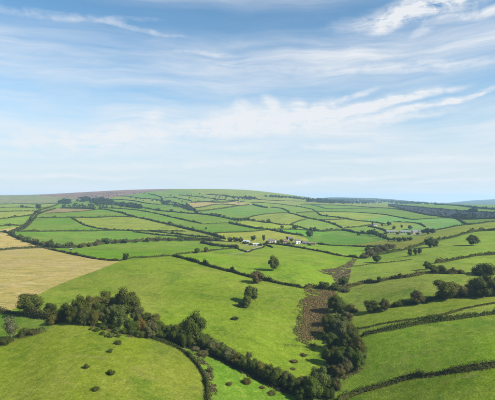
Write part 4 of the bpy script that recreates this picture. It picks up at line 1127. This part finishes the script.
# ------------------------------------------------------------------ far woods that read as one mass
def in_poly(px, py, poly):
    c = False
    j = len(poly) - 1
    for i in range(len(poly)):
        (xi, yi), (xj, yj) = poly[i], poly[j]
        if (yi > py) != (yj > py) and px < (xj - xi) * (py - yi) / (yj - yi) + xi:
            c = not c
        j = i
    return c
def scatter(poly, n, r):
    xs, ys = [p[0] for p in poly], [p[1] for p in poly]
    out = []
    while len(out) < n:
        q = (r.uniform(min(xs), max(xs)), r.uniform(min(ys), max(ys)))
        if in_poly(*q, poly):
            out.append(q)
    return out
def wood(label, poly, n, h, tint, seed, name='distant_wood'):
    r = np.random.default_rng(seed)
    S = survey(scatter(poly, n, r))
    Vs, Ft, Fq, nv = [], [], [], 0
    for s in S:
        hh = h * r.uniform(0.6, 1.25)
        ww = hh * r.uniform(0.5, 0.75)
        V = ICO1_V * r.uniform(0.72, 1.15, (len(ICO1_V), 1)) * (ww, ww, hh * 0.5) + (s[0], s[1], s[2] + hh * 0.5)
        Vs.append(V)
        Ft.append(ICO1_F + nv)
        nv += len(V)
        d = r.normal(size=(36, 3))
        d[:, 2] = np.abs(d[:, 2]) - 0.3
        d /= np.linalg.norm(d, axis=1, keepdims=True)
        v2, f2 = cards(d * (ww, ww, hh * 0.52) * r.uniform(0.85, 1.15, (36, 1)) + (s[0], s[1], s[2] + hh * 0.5), d + r.normal(size=(36, 3)) * 0.4, r.uniform(0.14, 0.26, 36) * hh, seed + nv)
        Vs.append(v2)
        Fq.append(f2 + nv)
        nv += len(v2)
    org = S[:, :3].mean(0)
    me = np_mesh(name, np.concatenate(Vs) - org, [np.concatenate(Ft), np.concatenate(Fq)])
    o = link(name, me, M['leaf'], None, tint, org)
    tag(o, label, 'wood', None, 'stuff')
DK, BL = (0.026, 0.040, 0.018), (0.030, 0.044, 0.024)
wood('dark small wood at the left end of the moor', [(57,203.6),(60,200.8),(66,199.6),(71,200.6),(71,203.8),(64,204.6)], 60, 7.5, DK, 1)
wood('dark wood clump below the heather moor, left', [(77,202),(79,198.6),(86,197.4),(91,198.6),(92,202.4)], 55, 8, DK, 2)
wood('long dark wood below the heather moor', [(91,203.8),(93,199.4),(100,198.4),(108,199.8),(114,202.4),(114,205),(104,205)], 120, 8, DK, 3)
wood('wood belt below the heather moor, right part', [(114,206),(116,203.4),(124,203.6),(134,205),(142,206.8),(142,209),(128,207.8)], 90, 7.5, DK, 4)
wood('scattered scrub between the woods under the moor', [(62,207),(70,204),(92,204.6),(112,206.6),(118,209.4),(96,208.6)], 60, 5, (0.045, 0.05, 0.026), 5)
wood('dark shrubby wood in the hollow of the centre hillside', [(160,200.6),(166,200.2),(178,203.6),(190,206.6),(195,211.4),(188,210.4),(174,206.6),(162,204.2)], 80, 6, BL, 6)
wood('dark skyline trees right of middle', [(264,196.2),(272,196.0),(290,197),(310,199.0),(310,200.4),(286,198.2),(266,197)], 120, 6.5, BL, 7)
wood('long blue wood on the far horizon', [(306,201.6),(312,199.6),(345,199.4),(372,200.8),(384,203),(372,204.0),(330,203.6)], 430, 9, BL, 8)
wood('far blue trees right of the long blue wood', [(372,200.4),(400,201.6),(436,203.8),(436,204.6),(396,204)], 200, 9, BL, 9)
wood('scrubby thorns on the lower dark heath', [(446,217.4),(458,215.4),(474,215.4),(480,217.6),(466,219)], 60, 6, DK, 10)
wood('trees standing up from the right of the dark heath', [(467,212),(473,210.6),(477,211.6),(474,213.2)], 16, 9, DK, 11)
wood('dark trees on the far hedge near the skyline centre', [(230,198.6),(234,197),(250,197),(258,199),(254,200)], 50, 6.5, BL, 12)
wood('scattered thorns across the upper hillside', [(120,196.6),(150,194.6),(200,194),(250,196),(250,203),(190,203),(140,203)], 60, 5, BL, 13)

wood('low scattered thorns over the dark purple heath', [(390,205),(402,206),(438,210),(466,212),(495,214),(495,218),(452,217),(428,214.4),(406,209)], 150, 3.2, DK, 14)
wood('low scrub dotted along the heather moor', [(66,197),(84,195),(110,193),(140,192),(148,194),(118,196),(98,199),(80,199.4)], 70, 2.8, (0.040, 0.044, 0.026), 15)

# ------------------------------------------------------------------ marsh growth and rough ground
def tufts(label, poly, n, hgt, tint, seed, name, mat='bracken', blades=9, thin=0.34):
    r = np.random.default_rng(seed)
    S = survey(scatter(poly, n, r))
    keep = (0.55 * vnoise(S[:, 0] / 5.0, S[:, 1] / 5.0, seed) + 0.45 * vnoise(S[:, 0] / 1.8, S[:, 1] / 1.8, seed + 3)) > thin + 0.08
    S = S[keep]
    n = len(S)
    sc = r.uniform(0.45, 1.8, n) * hgt
    C = np.repeat(S[:, :3], blades, 0)
    sb = np.repeat(sc, blades)
    d = r.normal(size=(n * blades, 3))
    d[:, 2] = np.abs(d[:, 2]) * 0.8
    d /= np.linalg.norm(d, axis=1, keepdims=True)
    C = C + d * sb[:, None] * (1.1, 1.1, 0.7) * r.uniform(0.4, 1.0, (n * blades, 1))
    V, F = cards(C, d + r.normal(size=d.shape) * 0.4 + (0, 0, 0.3), sb * r.uniform(0.25, 0.5, n * blades), seed)
    org = S[:, :3].mean(0)
    o = link(name, np_mesh(name, V - org, F), M[mat], None, tint, org)
    tag(o, label, name.replace('_', ' '), None, 'stuff')
MARSH = [(304,288.6),(303,296),(300,301),(297,307),(299,313),(296,319),(297,325),(293,330),(294,337),(297,341),(305,344),(311,347),(317,344),(320,337),(326,331),(331,322),(334,312),(336,303),(338,295),(338,290)]
MARSH_CORE = [(306,289.4),(305,297),(303,304),(304,318),(301,328),(302,338),(312,341),(318,334),(326,324),(331,310),(335,298),(336,291)]
tufts('rust brown bracken filling the middle of the combe marsh', MARSH_CORE, 5600, 0.46, (0.190, 0.132, 0.064), 21, 'bracken', 'bracken', 9, 0.22)
tufts('ragged outer fringe of brown bracken round the combe marsh', MARSH, 2600, 0.36, (0.180, 0.132, 0.060), 29, 'bracken', 'bracken', 9, 0.50)
tufts('thin brown grass patches straying from the marsh into the pasture', [(302,290),(296,304),(290,316),(284,332),(282,348),(290,360),(304,364),(318,360),(324,346),(322,336),(330,326),(337,300),(338,290)], 1900, 0.30, (0.150, 0.125, 0.050), 30, 'rough_grass', 'bracken', 7, 0.62)
tufts('greenish rushes mixed through the combe marsh', MARSH, 3200, 0.44, (0.130, 0.130, 0.038), 22, 'rushes')
TRACK = [(317,270),(327,269.2),(336,268.2),(345,264.4),(353,258.4),(357,259.6),(351,268),(350,276),(347,288),(337,288),(335,281),(332,275.6),(323,273.4)]
tufts('brown reeds lining the muddy track at the combe head', TRACK, 2600, 0.55, (0.165, 0.130, 0.084), 23, 'reeds', 'bracken', 9, 0.22)
tufts('brambly undergrowth below the combe trees', [(338,296),(346,300),(352,310),(352,322),(357,332),(366,344),(366,360),(356,371),(342,378),(336,392),(326,380),(326,350),(322,338),(330,330),(336,306)], 1500, 0.7, (0.040, 0.050, 0.020), 24, 'undergrowth')
tufts('shrubby undergrowth below the stream trees', [(150,338),(158,334),(172,330),(190,330),(206,336),(222,344),(236,354),(248,360),(262,370),(280,378),(296,380),(312,376),(326,366),(330,400),(300,397),(276,390),(256,380),(240,371),(222,361),(205,354),(190,349),(170,345)], 2600, 0.7, (0.036, 0.048, 0.018), 25, 'undergrowth')
tufts('rough brown grasses on the bank beside the curved thin hedge', [(178,346),(192,351),(204,358),(212,370),(216,384),(217,402),(210,402),(209,384),(203,370),(192,357)], 620, 0.4, (0.105, 0.092, 0.045), 26, 'rough_grass')
tufts('rough brown grasses along the foot of the brow wood', [(60,323),(75,320.4),(92,324),(110,329),(134,337),(134,339),(108,332),(90,326.4),(74,322.6),(60,325)], 260, 0.35, (0.12, 0.10, 0.045), 27, 'rough_grass')
tufts('pale grass fringe below the round combe tree', [(342,377),(356,370.6),(366,362),(368,364),(358,373),(344,380)], 90, 0.4, (0.16, 0.12, 0.06), 28, 'rough_grass')

# ------------------------------------------------------------------ farm buildings
def box(x0, x1, y0, y1, z0, z1):
    V = [(x, y, z) for z in (z0, z1) for (x, y) in ((x0, y0), (x1, y0), (x1, y1), (x0, y1))]
    F = [(0, 3, 2, 1), (4, 5, 6, 7), (0, 1, 5, 4), (1, 2, 6, 5), (2, 3, 7, 6), (3, 0, 4, 7)]
    return V, F
def mesh_parts(name, parts):
    V, F = [], []
    for v, f in parts:
        b = len(V)
        V += v
        F += [tuple(i + b for i in q) for q in f]
    me = bpy.data.meshes.new(name)
    me.from_pydata(V, [], F)
    return me
def building(name, label, cat, group, px, py, L, Dp, eave, ridge, yaw, wall, roof, windows=3, storeys=2, chimneys=1, barn=False):
    L, Dp, eave, ridge = L * 0.84, Dp * 0.84, eave * 0.86, ridge * 0.86
    s = survey([(px, py)])[0]
    e = bpy.data.objects.new(name, None)
    COL.objects.link(e)
    e.location = s[:3]
    e.rotation_euler = (0, 0, R(yaw))
    tag(e, label, cat, group)
    hl, hd = L / 2, Dp / 2
    # gabled walls
    V = [(-hl, -hd, -0.8), (hl, -hd, -0.8), (hl, hd, -0.8), (-hl, hd, -0.8), (-hl, -hd, eave), (hl, -hd, eave), (hl, hd, eave), (-hl, hd, eave), (-hl, 0, ridge), (hl, 0, ridge)]
    F = [(0, 1, 5, 4), (1, 2, 6, 9, 5), (2, 3, 7, 6), (3, 0, 4, 8, 7), (3, 2, 1, 0)]
    link('wall', mesh_parts('wall', [(V, F)]), M[wall], e)
    # roof: two slabs with eaves
    ov, th = 0.35, 0.16
    sl = (ridge - eave) / hd
    parts = []
    for sg in (-1, 1):
        ye, ze = sg * (hd + ov), eave - ov * sl
        parts.append(([(-hl - ov, ye, ze + 0.03), (hl + ov, ye, ze + 0.03), (hl + ov, 0, ridge + 0.03), (-hl - ov, 0, ridge + 0.03),
                       (-hl - ov, ye, ze + th), (hl + ov, ye, ze + th), (hl + ov, 0, ridge + th), (-hl - ov, 0, ridge + th)],
                      [(0, 3, 2, 1), (4, 5, 6, 7), (0, 1, 5, 4), (1, 2, 6, 5), (2, 3, 7, 6), (3, 0, 4, 7)]))
    ro = link('roof', mesh_parts('roof', parts), M[roof], e)
    for c in range(chimneys):
        cx_ = (-hl + 0.6) if c == 0 else (hl - 0.6)
        link('chimney', mesh_parts('chimney', [box(cx_ - 0.4, cx_ + 0.4, -0.35, 0.35, ridge - 0.6, ridge + 1.1), box(cx_ - 0.15, cx_ + 0.15, -0.15, 0.15, ridge + 1.1, ridge + 1.45)]), M['stone'], ro)
    if barn:
        for q in range(windows):
            x = -hl + L * (q + 0.5) / windows
            wd = min(L / windows * 0.32, 2.0)
            link('barn_door', mesh_parts('barn_door', [box(x - wd, x + wd, -hd - 0.05, -hd + 0.05, 0.0, eave * 0.8)]), M['dark'], e)
        return e
    for st in range(storeys):
        for q in range(windows):
            x = -hl + L * (q + 0.5) / windows
            z0 = 0.9 + st * 2.6
            if st == 0 and q == windows // 2:
                link('door', mesh_parts('door', [box(x - 0.5, x + 0.5, -hd - 0.05, -hd + 0.04, 0.0, 2.1)]), M['door'], e)
                continue
            wn = link('window', mesh_parts('window', [box(x - 0.62, x + 0.62, -hd - 0.04, -hd + 0.04, z0 - 0.08, z0 - 0.002), box(x - 0.62, x + 0.62, -hd - 0.04, -hd + 0.04, z0 + 1.202, z0 + 1.28),
                      box(x - 0.62, x - 0.552, -hd - 0.04, -hd + 0.04, z0, z0 + 1.2), box(x + 0.552, x + 0.62, -hd - 0.04, -hd + 0.04, z0, z0 + 1.2)]), M['render'], e)
            link('pane', mesh_parts('pane', [box(x - 0.55, x + 0.55, -hd - 0.02, -hd + 0.03, z0, z0 + 1.2)]), M['glass'], wn)
    return e
FG, FR = 'buildings of the left farm', 'buildings of the long right hand farm'
building('barn', 'pale blue roofed barn at the left end of the left farm', 'barn', FG, 246.6, 243.4, 9.5, 8, 3.0, 4.6, -12, 'stone', 'sheet', 2, 1, 0, True)
building('shed', 'low white shed just right of the pale blue barn', 'shed', FG, 256.5, 245.2, 10, 5, 1.7, 2.8, 8, 'render', 'sheet', 2, 1, 0, True)
building('farmhouse', 'slate roofed farmhouse with pale right gable', 'house', FG, 271, 242.8, 8.5, 7, 3.2, 5.6, 6, 'cream', 'slate', 3, 1, 2)
building('house', 'small pale cottage touching the slate roofed farmhouse', 'house', FG, 276, 242.8, 4.2, 5, 3.2, 5.0, 96, 'cream', 'slate', 2, 1, 1)
building('house', 'pink walled house in the middle of the left farm', 'house', FG, 286, 243, 6.0, 6, 3.0, 5.0, -8, 'brick', 'tile', 2, 1, 1)
building('house', 'white bungalow behind the pink walled house', 'house', FG, 290.4, 239.8, 8.0, 6, 2.7, 4.6, 10, 'render', 'slate', 3, 1, 1)
building('house', 'tall white house, brightest of the left farm', 'house', FG, 297.6, 243.6, 7.2, 6.5, 4.6, 6.6, 14, 'render', 'slate', 3, 2, 2)
building('barn', 'long grey barn right of the tall white house', 'barn', FG, 305.6, 244.2, 9.5, 6.5, 2.3, 3.9, -4, 'stone', 'slate', 2, 1, 0, True)
building('barn', 'brown grey barn at the right end of the left farm', 'barn', FG, 313, 244.4, 6.5, 6, 2.0, 3.3, -8, 'stone', 'tile', 2, 1, 0, True)
building('barn', 'leftmost long grey barn of the right hand farm', 'barn', FR, 391.5, 232.6, 21, 9, 2.4, 4.4, -5, 'stone', 'sheet_grey', 4, 1, 0, True)
building('barn', 'second long grey barn of the right hand farm', 'barn', FR, 405, 232.8, 20, 9, 2.6, 4.6, -3, 'stone', 'sheet_grey', 4, 1, 0, True)
building('farmhouse', 'pinkish farmhouse at the right end of the long barns', 'house', FR, 414.6, 233.4, 9.5, 7, 3.8, 5.8, 6, 'brick', 'sheet_grey', 3, 1, 2)
building('house', 'pale walled cottage right of the pinkish farmhouse', 'house', FR, 420.2, 233, 7.5, 6, 2.8, 4.6, -10, 'cream', 'slate', 2, 1, 1)
building('house', 'white cottage half hidden by the rightmost farm trees', 'house', FR, 431.4, 231.4, 6, 6, 3.0, 5.0, 24, 'render', 'slate', 2, 1, 1)
building('cottage', 'lone white cottage on the far hillside right of middle', 'house', None, 375, 226, 8.0, 6, 3.0, 5.2, 8, 'render', 'slate', 3, 1, 1)
building('field_shelter', 'small grey roofed field shelter beside the tufted hedge behind the stubble', 'shelter', None, 71, 250, 2.6, 2.4, 1.7, 2.4, 20, 'dark', 'sheet_grey', 1, 1, 0, True)

def strip(name, label, pts, width, mat):
    S = survey(smooth_line(pts, 5))[:, :3]
    tx, ty = np.gradient(S[:, 0]), np.gradient(S[:, 1])
    tl = np.hypot(tx, ty)
    V = []
    for k in range(len(S)):
        for q in (-0.5, -0.17, 0.17, 0.5):
            w_ = width * (0.85 + 0.3 * float(vnoise(np.array([k * 0.7]), np.array([q * 9 + 3]), 4)[0]))
            x, y = S[k, 0] - ty[k] / tl[k] * q * w_, S[k, 1] + tx[k] / tl[k] * q * w_
            V.append((x, y, float(ground_z(x, y)) + 0.16))
    F = [(k * 4 + j, k * 4 + j + 1, k * 4 + j + 5, k * 4 + j + 4) for k in range(len(S) - 1) for j in range(3)]
    me = np_mesh(name, np.array(V), np.array(F))
    if me.polygons[0].normal.z < 0:
        me.flip_normals()
    tag(link(name, me, M[mat]), label, None, None, 'structure')
strip('farm_yard', 'pale gravel yard of the pale blue barn', [(243, 245), (250, 245.6), (261, 246.4)], 5.5, 'earth')
strip('farm_yard', 'pale gravel yard of the farm cottages', [(268, 244), (280, 244.4), (291, 244.8), (301, 245.2)], 4.5, 'earth')
strip('farm_yard', 'pale gravel yard of the long right hand farm', [(385, 234), (398, 234.4), (412, 234.9), (424, 234.8)], 7.0, 'earth')
strip('lane', 'narrow farm lane leaving the left farm', [(261, 246.4), (254, 248.6), (246, 251.6), (238, 253.4), (228, 254.4)], 2.6, 'earth')

# ------------------------------------------------------------------ the air
hz0 = np.array([GX.min() - 60, GD.min() - 140, GZ.min() - 1.5])
hz1 = np.array([GX.max() + 60, GD.max() + 60, GZ.max() + 22])
me = mesh_parts('haze', [box(hz0[0], hz1[0], hz0[1], hz1[1], hz0[2], hz1[2])])
hm = bpy.data.materials.new('haze_air')
hm.use_nodes = True
T = NT(hm.node_tree)
pv = T.n('ShaderNodeVolumePrincipled')
pv.inputs['Color'].default_value = (0.42, 0.68, 1.0, 1)
pv.inputs['Density'].default_value = 0.000104
pv.inputs['Anisotropy'].default_value = 0.1
ho = T.n('ShaderNodeOutputMaterial')
T.l(pv.outputs[0], ho.inputs['Volume'])
hz = link('haze', me, hm)
tag(hz, 'thin pale summer haze over the whole valley', None, None, 'stuff')
